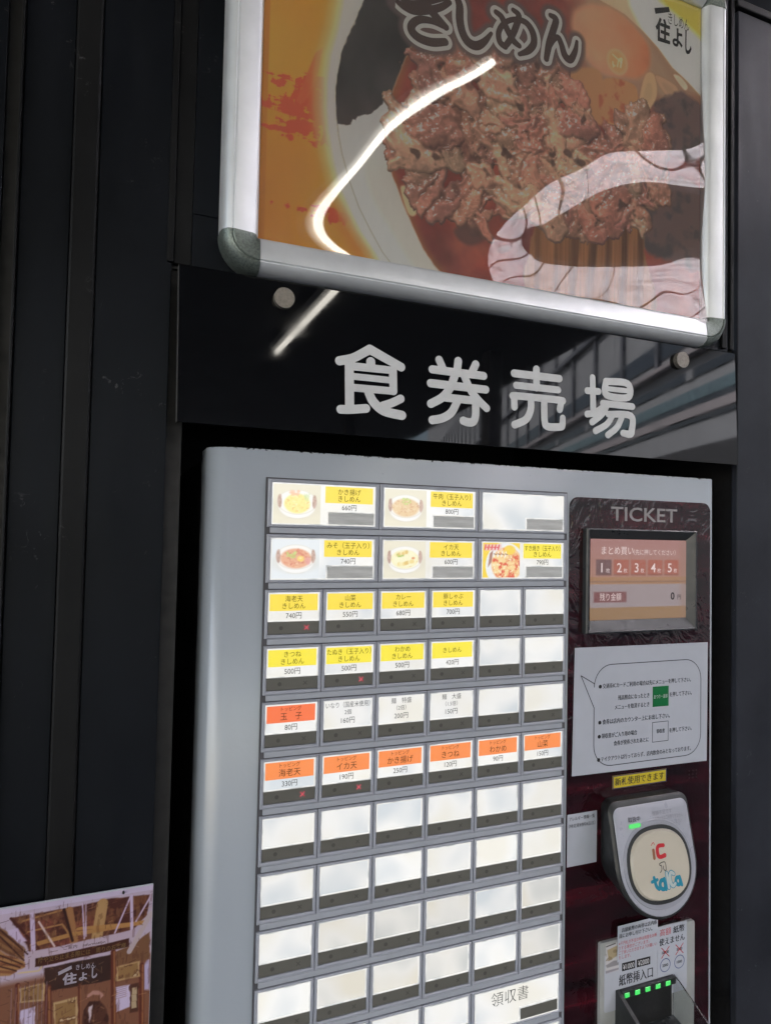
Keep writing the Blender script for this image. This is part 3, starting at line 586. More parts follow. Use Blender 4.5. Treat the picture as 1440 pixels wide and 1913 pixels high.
bpart('ledge', M['steelpost'], (-20, 70, -0.12, 0.018, HZ + 4.9, HZ + 5.02))
bpart('mullion', M['steelpost'], *[(x, x + 0.16, -0.05, 0.018, HZ + 3.18, HZ + 8) for x in np.arange(-20, 69, 1.9)])
bpart('mullion', M['facade'], *[(x, x + 0.25, -0.02, 0.018, HZ + 2.70, HZ + 2.87) for x in np.arange(-20, 69, 2.9)])

# ---------------------------------------------------------------- kiosk wall round the machine
wall = empty('kiosk_wall', (-0.2, 0, 0)); tag(wall, 'black painted steel kiosk wall with vertical strips and a recess for the ticket machine', 'wall')
def wp(name, mat, *boxes, bev=0.8):
    mb = MB()
    for bx in boxes: mb.box(*bx, bev=bev)
    return put(mb.build(name, mat), wall)
ZB, ZT = -1449, 700
put(MB().prism([(-150.4, ZB), (-89.6, ZB), (-89.6, 183.5), (-94.6, 183.5), (-94.6, ZT), (-150.4, ZT)], 0, 9, 0.8).build('wall_panel', M['wall']), wall)
wp('wall_panel', M['wall'], (-209, -171.6, 3, 12, ZB, ZT))
wp('trim_strip', M['wall_strip'], (-171.2, -150.8, -2.5, 9, ZB, ZT), bev=2.0)
wp('edge_strip', M['wall_strip'], (-211.5, -209.3, -3, 12, ZB, ZT), bev=0.8)
wp('wall_panel', M['wall'], (-600, -222, 4, 12, ZB, ZT))
wp('back_plate', M['recess'], (-620, -76, 12.5, 16, ZB, ZT + 2), bev=0)
wp('trim_strip', M['wall_strip'], (-94, -88.4, -1.5, 8, 184.5, ZT), (-88.1, -73.4, 1.5, 8, 184.5, ZT), bev=0.8)
wp('header_panel', M['wall'], (-73, 566, 1.0, 8, 231.2, 640), (-73, 566, 0.6, 8, 184, 230.6), bev=0.5)
wp('trim_strip', M['wall_strip'], (553, 561, -3, 0.8, 187, 640), (568.5, 575, -1, 8, 187, 640), bev=1.2)
wp('wall_panel', M['wall_right'], (582, 760, 0, 9, ZB, 622), bev=1.2)
wp('edge_strip', M['wall_strip'], (576.5, 760, -4, 9, 623.5, 634), bev=1.5)
wp('recess_lining', M['recess'], (-98, -93, 9.5, 530, ZB, 240), (592, 600, 10, 530, ZB, 240), (-92.9, 591.9, 520, 530, ZB, 240), (-92.9, 591.9, 8.6, 519.9, 182, 190), bev=0)

# ---------------------------------------------------------------- sign board with its lettering
sign = empty('ticket_sign', (0.24, -0.012, OZ + 0.043)); tag(sign, 'glossy black acrylic sign with rounded grey letters above the ticket machine', 'sign')
mb = MB(); nx, nz = 30, 8
V = {}
for side, y0 in ((0, -12.0), (1, -4.0)):
    for i in range(nx + 1):
        for j in range(nz + 1):
            u, w = i / nx, j / nz
            x = (-84.6 + (563.3 + 84.6) * u) * w + (-82.4 + (568.5 + 82.4) * u) * (1 - w)
            zt = 179.0; zb = 43.2 + 0.8 * u
            bend = -0.15 * max(0.0, (u - 0.86) / 0.14) ** 2 * (1 - w)
            V[side, i, j] = mb.bm.verts.new(mb.P(x, y0 + bend, zb + (zt - zb) * w))
for i in range(nx):
    for j in range(nz):
        mb.bm.faces.new([V[0, i, j], V[0, i + 1, j], V[0, i + 1, j + 1], V[0, i, j + 1]])
        mb.bm.faces.new([V[1, i, j], V[1, i, j + 1], V[1, i + 1, j + 1], V[1, i + 1, j]])
for i in range(nx):
    for j in (0, nz): mb.bm.faces.new([V[0, i, j], V[0, i + 1, j], V[1, i + 1, j], V[1, i, j]])
for j in range(nz):
    for i in (0, nx): mb.bm.faces.new([V[0, i, j], V[0, i, j + 1], V[1, i, j + 1], V[1, i, j]])
put(mb.build('sign_board', M['acrylic'], smooth=True), sign)
put(MB().prism([(-82.75, 43.4), (-82.3, 43.4), (-84.5, 178.8), (-84.95, 178.8)], -12.3, -4.2).build('edge_highlight', simple('acrylic_edge_highlight', (0.05, 0.05, 0.052), 0.5)), sign)  # added strip on the side face, paler to give the acrylic edge a highlight
xs = np.arange(50, 420, 0.35); zs = np.arange(58, 136, 0.35); X, Z = np.meshgrid(xs, zs)
geo = contour_fill(strokes_sd(DATA['SIGN'], X, Z), xs, zs, 0.0)
put(MB().extr(geo, -12.55, -11.9).build('lettering', M['sign_letter']), sign)
for cx, cz in ((6.8, 162.0), (476.0, 160.2)):
    put(MB().disc(cx, cz, 9.3, -17.5, -11.9, 40, 1.2).build('bolt_head', M['bolt'], smooth=True), sign)

# ---------------------------------------------------------------- framed noodle poster
fr_ = empty('poster_frame', (0.24, -0.012, OZ + 0.18)); tag(fr_, 'aluminium snap frame holding the beef noodle poster above the black sign', 'framed poster')
FX0, FX1, FZ0, FZ1 = -51.0, 537.5, 179.6, 622.0       # outer edges, middle depth
# cross-section: distance in from the outer edge, depth
PROF = [(0.0, -1.0), (0.0, -13.0), (1.2, -20.0), (5.0, -25.0), (8.0, -26.2), (9.2, -25.2), (10.4, -26.2), (27.0, -24.0), (30.0, -22.0), (32.5, -16.5), (32.5, -13.6), (2.0, -1.0)]
def rail(a, b, inward, name):
    mb = MB(); ra, rb = [], []
    ax, az = a; bx, bz = b; ix, iz = inward
    for d, y in PROF:
        ra.append(mb.bm.verts.new(mb.P(ax + ix * d, y, az + iz * d))); rb.append(mb.bm.verts.new(mb.P(bx + ix * d, y, bz + iz * d)))
    n = len(PROF)
    for i in range(n):
        j = (i + 1) % n; mb.bm.faces.new([ra[i], ra[j], rb[j], rb[i]])
    mb.bm.faces.new(ra[::-1]); mb.bm.faces.new(rb)
    return put(mb.build(name, M['alu'], smooth=True), fr_)
CW = 33.2
rail((FX0, FZ0 + CW), (FX0, FZ1 - CW), (1, 0), 'rail')
rail((FX1, FZ0 + CW), (FX1, FZ1 - CW), (-1, 0), 'rail')
rail((FX0 + CW, FZ0), (FX1 - CW, FZ0), (0, 1), 'rail')
rail((FX0 + CW, FZ1), (FX1 - CW, FZ1), (0, -1), 'rail')
for cx, cz, sx_, sz_ in ((FX0, FZ0, 1, 1), (FX1, FZ0, -1, 1), (FX0, FZ1, 1, -1), (FX1, FZ1, -1, -1)):
    mb = MB(); ox, oz = cx + sx_ * CW, cz + sz_ * CW; rings = []
    for k in range(13):
        a = math.pi / 2 * k / 12
        rg = []
        for d, y in PROF:
            r = CW - d - 0.0
            rg.append(mb.bm.verts.new(mb.P(ox - sx_ * (r + 0.6) * math.cos(a), y - 0.6, oz - sz_ * (r + 0.6) * math.sin(a))))
        rings.append(rg)
    n = len(PROF)
    for a, b_ in zip(rings[:-1], rings[1:]):
        for i in range(n):
            j = (i + 1) % n; mb.bm.faces.new([a[i], a[j], b_[j], b_[i]])
    mb.bm.faces.new(rings[0]); mb.bm.faces.new(rings[-1][::-1])
    put(mb.build('corner_cap', M['patina'], smooth=True), fr_)

# the printed picture: a bowl of flat noodles with simmered beef, egg and seaweed
P = DATA['P']
cv = Canvas(-24, 511, 200, 598, 0.8, (158, 106, 38))
X, Z = cv.X, cv.Z
nb = vnoise(X, Z, 120, 120, 3, 3)
cv.c *= (0.90 + 0.2 * nb)[..., None]
cv.blend(np.clip((X + 24) / 12, 0, 1) < 0.99, (138, 94, 36))
wob = vnoise(X, Z, 26, 7, 11, 5, 0.62); wob2 = vnoise(X, Z, 5, 16, 12, 4)
gx = np.interp(Z, *zip(*sorted([(z_, x_) for x_, z_ in P['glow']])))
def band(z0, z1, s): return np.clip((Z - z0) / s, 0, 1) * np.clip((z1 - Z) / s, 0, 1)
wgt = 0.95 * band(296, 392, 22) + 0.75 * band(232, 262, 9) + 0.55 * band(466, 520, 10) * np.clip((X - 0) / 20, 0, 1)
wgt *= 0.75 + 0.35 * np.clip((X + 15) / 60, 0, 1)
spl = np.clip(((wob * 0.62 + wob2 * 0.38) * wgt - 0.372) / 0.018, 0, 1)
cv.blend(spl, (140, 64, 40))
cv.poly([(14, 348), (22, 372), (31, 398), (38, 405), (34, 380), (27, 356), (18, 345)], (146, 74, 44), 1.5, 0.9)
cv.poly([(0, 520), (6, 486), (14, 474), (24, 482), (20, 520)], (146, 72, 44), 2, 0.9)
dglow = X - gx
cv.blend(np.clip((dglow + 26) / 26, 0, 1) ** 1.5 * (0.75 * band(205, 270, 15)), (150, 70, 40))
cv.blend(np.clip((dglow + 10) / 18, 0, 1), (176, 172, 152))
cv.blend(np.clip((dglow + 14) / 8, 0, 1) * np.clip((10 - dglow) / 14, 0, 1) * 0.4, (152, 118, 60))
rim = smooth_poly([tuple(p) for p in P['rim']])
# bowl body right of the rim
rx = np.interp(Z, *zip(*sorted([(z_, x_) for x_, z_ in P['rim']])))
cv.blend(np.clip((X - rx) / 0.9 + 0.5, 0, 1), (150, 146, 142))
lx = np.interp(Z, *zip(*sorted([(z_, x_) for x_, z_ in P['lip']])))
cv.blend(np.clip((lx - X) / 8, 0, 1) * np.clip((X - rx) / 2, 0, 1) * np.clip((330 - Z) / 40, 0, 1) * 0.9, (160, 164, 158))
cv.blend(np.clip((X - lx) / 8, 0, 1) * np.clip((330 - Z) / 40, 0, 1) * 0.6, (146, 136, 132))
cv.blend(np.clip(1 - np.abs(X - rx) / 1.0, 0, 1) * 0.8, (92, 88, 86))
# right top: halo and orange corner
r2 = [tuple(p) for p in P['rim2']]
# nori
jag = vnoise(X, Z, 5, 5, 21, 3)
m = np.clip(0.5 - (cv.poly_sd(P['nori']) + (jag - 0.5) * 2.5) / 0.9, 0, 1)
nn = vnoise(X, Z, 30, 60, 22, 5)
nc = np.array((40, 37, 36)) + (nn - 0.5)[..., None] * 34 + np.clip((380 - Z) / 90, 0, 1)[..., None] * np.array((16, 4, 4))
cv.c += m[..., None] * (nc - cv.c)
# soup
wx = X + (vnoise(X, Z, 18, 18, 31, 3) - 0.5) * 3; wz = Z + (vnoise(X, Z, 18, 18, 32, 3) - 0.5) * 3
sdp = cv.poly_sd(smooth_poly(P['soup'], 4), (wx, wz))
sn = vnoise(X, Z, 55, 55, 33, 5); sn2 = vnoise(X, Z, 22, 22, 34, 4)
sc_ = np.array((102, 50, 42)) + (sn - 0.5)[..., None] * np.array((50, 44, 30)) + (sn2 - 0.5)[..., None] * np.array((50, 22, 14))
msk = np.clip(0.5 - sdp / 1.2, 0, 1)
cv.c += msk[..., None] * (sc_ - cv.c)
cv.blend(msk * np.clip(1 + sdp / 9, 0, 1) * 0.75, (112, 74, 46))
cv.blend(np.clip(1 - np.abs(sdp) / 1.2, 0, 1) * 0.5, (146, 124, 100))
# pale plate area outside the right rim
ox = np.interp(Z, *zip(*sorted([(z_, x_) for x_, z_ in r2])))
right = np.clip((X - ox) / 2, 0, 1) * (X > 330)
cv.blend(right, (176, 172, 158))
cv.blend(np.clip(1 - np.abs(X - ox) / 3.5, 0, 1) * (X > 330) * 0.8, (150, 112, 84))
cxn = np.interp(Z, *zip(*sorted([(z_, x_) for x_, z_ in P['corner']])))
cv.blend(np.clip((X - cxn) / 22, 0, 1) * (X > 400) * (Z > 520), (190, 134, 60))
# creamy top between lettering and egg, tofu, leek
cv.poly([(300, 600), (330, 560), (360, 520), (375, 500), (440, 470), (490, 450), (480, 470), (430, 520), (400, 560), (385, 600)], (140, 124, 102), 10, 0.85)
cv.blend(np.clip((X - 300 + (tn0 := vnoise(X, Z, 30, 30, 45, 3)) * 30 - 15) / 45, 0, 1) * np.clip((Z - 430 - (X - 400) * 0.25 + tn0 * 24 - 12) / 34, 0, 1) * (X < ox) * 0.9, (122, 102, 84))
egg = smooth_poly(P['egg'])
en = vnoise(X, Z, 40, 25, 41, 4)
sde = cv.poly_sd(egg)
cv.blend(np.clip(0.5 - (sde - 3) / 7, 0, 1) * 0.4, (136, 114, 92))
ec = np.array((148, 112, 88)) + (en - 0.5)[..., None] * np.array((30, 24, 18)) + np.clip((X - 370) / 60, 0, 1)[..., None] * np.array((-6, -16, -18))
cv.c += np.clip(0.5 - sde / 7, 0, 1)[..., None] * (ec - cv.c)
(hx, hz) = P['egghi'][0]
cv.ell(hx, hz, 15, 15, (156, 130, 98), 3, 0.8); cv.ell(hx, hz, 11.5, 11.5, (142, 114, 78), 4, 0.7)
for k in range(7):
    a = random.uniform(0, 6.28); cv.line([(hx + random.uniform(-8, 8), hz + random.uniform(-8, 8)), (hx + random.uniform(-8, 8), hz + random.uniform(-8, 8))], 1.2, (214, 188, 140), 1.5, 0.8)
cv.poly(P['beige'], (134, 102, 72), 4, 0.95, True)
tn = vnoise(X, Z, 16, 16, 43, 4)
tm = cv.poly(P['tofu'], (134, 102, 72), 2, 1.0, True); cv.blend(tm * np.clip((tn - 0.55) / 0.08, 0, 1) * 0.7, (120, 62, 46))
for nme, cc in (('leek1', (144, 124, 96)), ('leek2', (138, 114, 92)), ('leek3', (158, 142, 126)), ('leekl', (158, 140, 112))):
    cv.poly(P[nme], (120, 84, 62), 5, 0.5, True); cv.poly(P[nme], cc, 2, 0.95, True)
    q = np.array(P[nme]); ctr = q.mean(0); cv.poly(ctr + (q - ctr) * 0.5, np.array(cc) * 0.9, 3, 0.5, True)
dn = vnoise(X, Z, 14, 14, 44, 4)
for nme in ('dark1', 'dark2'):
    dm = cv.poly(P[nme], (80, 64, 62), 5, 0.95, True, (X + (dn - .5) * 14, Z + (tn - .5) * 14)); cv.blend(dm * np.clip((dn - 0.5) / 0.2, 0, 1) * 0.6, (48, 46, 46))
# flat noodles
nm = np.clip(0.5 - cv.poly_sd(smooth_poly(P['noodle']), (X + (tn - .5) * 10, Z)) / 3, 0, 1)
ph = (X + (vnoise(X, Z, 90, 90, 51, 2) - .5) * 18) / 9.0
st = 0.5 + 0.5 * np.sin(ph * 6.28 / 2.6) ; st2 = vnoise(X, Z, 2.2, 60, 52, 3)
st = np.clip(st * 1.6 + (vnoise(X, Z, 11, 120, 53, 2) - .5) * 1.6, 0, 1)
ncol = np.array((76, 50, 33)) + st[..., None] * np.array((38, 29, 19)) + (st2 - .5)[..., None] * np.array((40, 32, 22))
cv.c += nm[..., None] * (ncol - cv.c)
# beef: many curled slices, each a small lit relief
rs = np.random.RandomState(7)
H = np.full(X.shape, -5.0); CC = np.zeros(X.shape + (3,)); EDGE = np.zeros(X.shape); COV = np.zeros(X.shape)
W1 = vnoise(X, Z, 26, 26, 61, 4) - .5; W2 = vnoise(X, Z, 26, 26, 62, 4) - .5; W3 = vnoise(X, Z, 7, 7, 63, 4) - .5; W4 = vnoise(X, Z, 3.0, 3.0, 64, 3) - .5
def inside(poly, x, z):
    c = False
    for i in range(len(poly)):
        (ax, az), (bx, bz) = poly[i], poly[(i + 1) % len(poly)]
        if (az > z) != (bz > z) and x < (bx - ax) * (z - az) / (bz - az) + ax: c = not c
    return c
regs = [(P['meat'], 190), (P['meat2'], 9)]
pal = [(166, 126, 106), (158, 116, 98), (170, 134, 112), (150, 106, 92), (158, 110, 98), (174, 142, 118), (148, 102, 88)]
for poly, cnt in regs:
    q = np.array(poly); done = 0
    while done < cnt:
        px_, pz_ = rs.uniform(q[:, 0].min(), q[:, 0].max()), rs.uniform(q[:, 1].min(), q[:, 1].max())
        if not inside(poly, px_, pz_): continue
        done += 1
        a = rs.uniform(16, 38); b_ = a * rs.uniform(0.30, 0.62); th = rs.uniform(0, math.pi)
        sl_ = np.s_[max(0, int((pz_ - 200 - 45) / .8)):int((pz_ - 200 + 45) / .8) + 1, max(0, int((px_ + 24 - 45) / .8)):int((px_ + 24 + 45) / .8) + 1]
        x_, z__ = X[sl_] - px_, Z[sl_] - pz_
        k1, k2 = rs.uniform(8, 22), rs.uniform(8, 22)
        x_ = x_ + W1[sl_] * k1 * 2 + W3[sl_] * 5; z__ = z__ + W2[sl_] * k2 * 2 - W3[sl_] * 5
        u = (x_ * math.cos(th) + z__ * math.sin(th)) / a; v_ = (-x_ * math.sin(th) + z__ * math.cos(th))
        v_ = (v_ - rs.uniform(-.5, .5) * b_ * (u * u - .3)) / b_
        r = np.hypot(u, v_)
        base = rs.uniform(0, 6)
        fold = np.sin(v_ * rs.uniform(3, 7) + u * rs.uniform(-2, 2) + rs.uniform(0, 6)) * rs.uniform(0.5, 1.7)
        h = base + np.sqrt(np.clip(1 - r ** 2, 0, 1)) * b_ * 0.34 + fold + W3[sl_] * 2.4 + W4[sl_] * 0.9
        ok = (r < 1) & (h > H[sl_] - 2.0)
        H[sl_] = np.where(ok, h, H[sl_]); COV[sl_] = np.where(ok, 1, COV[sl_])
        EDGE[sl_] = np.where(ok, np.clip((r - 0.72) / 0.28, 0, 1), EDGE[sl_])
        cc = np.array(pal[rs.randint(len(pal))], float) * rs.uniform(0.85, 1.08)
        col = cc + (W1[sl_][..., None]) * np.array((50, 34, 26)) + (W3[sl_][..., None]) * np.array((44, 36, 30))
        CC[sl_] = np.where(ok[..., None], col, CC[sl_])
gz, gxx = np.gradient(H, 0.8)
nl = 1 / np.sqrt(1 + gxx ** 2 + gz ** 2)
lit = np.clip((-gxx * -0.35 + -gz * 0.55 + 0.75) * nl, 0, 1.3)
spec = np.clip((-gxx * -0.22 + -gz * 0.40 + 0.9) * nl, 0, 1) ** 26 * (W4 > 0.05)
def blur(A, n):
    for ax in (0, 1):
        for _ in range(2):
            p = [(0, 0), (0, 0)]; p[ax] = (n + 1, n); B = np.cumsum(np.pad(A, p, mode='edge'), ax)
            A = (np.take(B, range(2 * n + 1, B.shape[ax]), ax) - np.take(B, range(0, B.shape[ax] - 2 * n - 1), ax)) / (2 * n + 1)
    return A
Hc = np.clip(H, -4, 40); ao = np.clip((blur(Hc, 9) - Hc) / 5.0, 0, 1)
H2 = blur(H, 1); gz, gxx = np.gradient(H2, 0.8); gz = np.clip(gz, -2, 2); gxx = np.clip(gxx, -2, 2)
nl = 1 / np.sqrt(1 + gxx ** 2 + gz ** 2)
lit = np.clip((-gxx * -0.35 + -gz * 0.55 + 0.75) * nl, 0, 1.3)
CC = np.stack([blur(CC[..., q] * COV, 2) / np.maximum(blur(COV, 2), 0.05) for q in range(3)], -1)
shade = (0.56 + 0.42 * lit) * (1 - 0.46 * ao)
fib = vnoise(X * 0.8 + Z * 0.6 + W1 * 60, Z * 0.8 - X * 0.6 + W2 * 60, 2.2, 9.0, 66, 3) - .5
CC = CC * (1 + 0.30 * fib[..., None])
mc = CC * shade[..., None] * (1 - 0.20 * EDGE ** 3)[..., None] + spec[..., None] * np.array((120, 112, 104))
mcov = COV * np.clip((H + 4) / 1.0, 0, 1)
cv.c += mcov[..., None] * (mc - cv.c)
hol = np.clip((vnoise(X, Z, 20, 20, 71, 3) - 0.74) / 0.06, 0, 1) * np.clip(-cv.poly_sd(P['meat']) / 4, 0, 1)
cv.blend(hol * 0.8, (50, 36, 32))
cv.poly(P['blob'], (76, 52, 46), 4, 0.9, True)
for x_, z__ in ((197, 335), (222, 312), (180, 300), (205, 262), (238, 250), (250, 285)):
    cv.ell(x_, z__, rs.uniform(4, 9), rs.uniform(3, 5), (70, 48, 42), 3, 0.7, rs.uniform(0, 3))
# brush lettering: dark halo, pale outline, brown body
D_ = strokes_sd(DATA['KISHIMEN'], X, Z)
cv.blend(np.clip((11.5 - D_) / 4.5, 0, 1) * 0.92, (70, 58, 56))
pw = put(cv.build('poster_print', M['print'], None, -13.0, 3.5), fr_)
xs = np.arange(110, 400, 0.4); zs = np.arange(425, 600, 0.4); Xs, Zs = np.meshgrid(xs, zs); Ds = strokes_sd(DATA['KISHIMEN'], Xs, Zs)
Ds = np.where(Zs > 597, 9, Ds)
put(MB().add(contour_fill(Ds, xs, zs, 4.2), -13.10).build('lettering', plain('poster_letter_outline', tuple(np.minimum(lin((172, 160, 156)) * 2.6, .9)))), fr_)
put(MB().add(contour_fill(Ds, xs, zs, 0.0), -13.20).build('lettering', plain('poster_letter_brown', tuple(lin((66, 50, 46)) * 1.9))), fr_)
LG = DATA['LOGO']; mb = MB()
def quad(q): return min(p[0] for p in q), max(p[0] for p in q), min(p[1] for p in q), max(p[1] for p in q)
mb.add(text_fit('きしめん', 455, 487, 556.5, 570.5, 0.0, 0.0), -13.1)
mb.add(text_fit('住', 436, 458, 531, 560, 0.035), -13.1); mb.add(text_fit('よ', 461.5, 477, 532, 555, 0.03), -13.1); mb.add(text_fit('し', 481, 491, 528, 557, 0.03), -13.1)
mb.flat([(434, 568.4), (455.7, 576.5), (457.5, 571), (435.7, 561.9)], -13.1)
put(mb.build('logo', plain('poster_ink', (0.02, 0.02, 0.02))), fr_)

# bulged clear cover film
def film_h(X, Z):
    C = np.array([[-3.25,-2.66,-1.55,-0.1,0.51,0.58,2.29,5.12,7.98,12.47,14.86,17.12,19.08,21.01,19.69,16.64],[-1.13,-1.58,-1.83,-1.83,-1.24,-1.52,-0.79,-0.04,-2.08,-0.58,0.35,2.84,4.82,7.4,9.25,8.87],[1.53,1.84,1.31,1.1,0.4,-1.26,-1.93,-1.2,-0.7,-2.11,-2.62,-2.78,-2.02,-0.8,2.61,4.31],[3.44,5.07,5.12,4.28,2.93,0.3,-1.09,-0.6,2.96,2.66,1.04,-0.26,-1.44,-1.95,0.34,2.82],[3.37,5.33,6.72,7.03,5.08,3.02,1.75,1.87,2.94,4.82,5.91,3.51,1.62,1.36,2.34,4.12],[2.23,4.6,7.11,8.75,7.35,5.56,4.83,5.1,5.04,4.0,6.0,5.94,5.45,5.17,5.93,6.66],[0.9,3.46,6.31,8.55,9.15,8.89,8.81,7.73,5.8,3.58,2.52,1.06,0.59,1.22,3.81,6.29],[-0.19,2.25,4.88,7.11,8.42,9.05,10.05,9.46,6.71,3.6,1.18,-0.62,-1.32,-0.82,1.26,3.98],[-0.96,1.13,3.27,5.11,6.41,7.19,7.73,7.37,5.5,2.98,0.7,-0.85,-1.44,-1.15,0.13,2.03],[-1.57,0.06,1.59,2.87,3.82,4.43,4.7,4.41,3.33,1.79,0.29,-0.74,-1.15,-0.98,-0.25,0.85],[-2.26,-1.1,-0.15,0.54,1.02,1.33,1.46,1.34,0.93,0.31,-0.31,-0.74,-0.89,-0.76,-0.36,0.22],[-3.13,-2.43,-1.97,-1.76,-1.69,-1.66,-1.61,-1.51,-1.37,-1.22,-1.09,-0.96,-0.82,-0.66,-0.45,-0.16]])
    def bas(t, n):
        u = np.clip(t, 0, 1 - 1e-9) * (n - 3); i = np.floor(u).astype(int); f = u - i; out = np.zeros((len(t), n)); k = np.arange(len(t))
        for q, w in enumerate(((1 - f) ** 3 / 6, (3 * f ** 3 - 6 * f ** 2 + 4) / 6, (-3 * f ** 3 + 3 * f ** 2 + 3 * f + 1) / 6, f ** 3 / 6)): out[k, i + q] = w
        return out
    return bas((Z[:, 0] - 205) / 393.0, 12) @ C @ bas((X[0] + 19) / 525.0, 16).T
fx = np.linspace(-19, 506, 211); fz = np.linspace(205, 598, 160)
FXX, FZZ = np.meshgrid(fx, fz); HH = film_h(FXX, FZZ)
me = bpy.data.meshes.new('cover_film')
vs = [((x) * .001, (-15.0 - h) * .001, z * .001 + OZ) for x, z, h in zip(FXX.ravel(), FZZ.ravel(), HH.ravel())]
n0 = len(fx)
me.from_pydata(vs, [], [(j * n0 + i, j * n0 + i + 1, (j + 1) * n0 + i + 1, (j + 1) * n0 + i) for j in range(len(fz) - 1) for i in range(n0 - 1)])
put(link('cover_film', me, M['film'], None, True), fr_)

# ---------------------------------------------------------------- ticket machine
mach = empty('ticket_machine', (0.245, 0.25, 0)); tag(mach, 'grey meal ticket vending machine with rows of backlit menu buttons', 'ticket machine')
def mp_(mb, name, mat, smooth=False, parent=None):
    o = mb.build(name, mat, smooth=smooth)
    if parent is None: put(o, mach)
    else:
        o.parent = parent; o.matrix_parent_inverse = Matrix.Identity(4)
    return o
# front door: plan outline with a rounded left edge, extruded upward
mb = MB(); pl = [(-53.3, 48), (-53.3, 24)]
for k in range(1, 11):
    a = math.pi / 2 * k / 10; pl.append((-53.3 + 19.5 * (1 - math.cos(a)), 24 - 20 * math.sin(a)))
pl += [(544.6, 4), (545.8, 5.2), (545.8, 48)]
lv = [(-1448, 0.0), (25.2, 0.0), (26.4, 0.5), (27.0, 1.5)]
cxm, cym = 246, 30
rings = []
for z_, ins_ in lv:
    rings.append([mb.bm.verts.new(mb.P(x + (ins_ if x < cxm else -ins_), y + ins_ * (1 if y < 40 else 0), z_)) for x, y in pl])
n = len(pl)
for a, b_ in zip(rings[:-1], rings[1:]):
    for i in range(n): j = (i + 1) % n; mb.bm.faces.new([a[i], a[j], b_[j], b_[i]])
mb.bm.faces.new(rings[0][::-1]); mb.bm.faces.new(rings[-1])
mp_(mb, 'front_door', M['enamel'], True)
mp_(MB().box(-50.5, 543, 48.6, 460, -1448, 22, 2), 'cabinet', M['cabinet'])
NR = 12; PZ, PX = 50.85, 55.0
mp_(MB().box(-1.2, 331.2, 2.4, 4.6, -NR * PZ - 2, 1.0), 'button_panel', M['btn_base'])
mb = MB()
for r in range(NR): mb.box(3.2, 326.8, 0.9, 2.6, -(r + 1) * PZ + 0.7, -r * PZ - 44.9, 0.35, 1)
mp_(mb, 'rail_strip', M['btn_strip'])

def frame_mesh(w, wide):
    mb = MB(); i = (4.2, w - 4.6, -42.0, -3.4) if wide else (3.1, w - 3.3, -41.2, -2.7)
    mb.ring((0.35, w - 0.35, -44.6, -0.35), i, 0.0, 2.6, bev=0.9); return mb
cardz = {}
def place(o, x, z): o.location = (x * .001, 0, z * .001)
_cache = {}
def part(mesh_key, maker, name, mat, parent):
    if mesh_key not in _cache: _cache[mesh_key] = maker().mesh(name)
    me = _cache[mesh_key]
    if len(me.materials) == 0: me.materials.append(mat)
    elif me.materials[0] is not mat:
        me = me.copy(); me.materials[0] = mat
    o = bpy.data.objects.new(name, me); COL.objects.link(o); o.parent = parent; return o
def strip_geo(x0, x1, z0, z1):
    return MB().box(x0, x1, 0.7, 2.5, z0, z1, 0.3, 1)

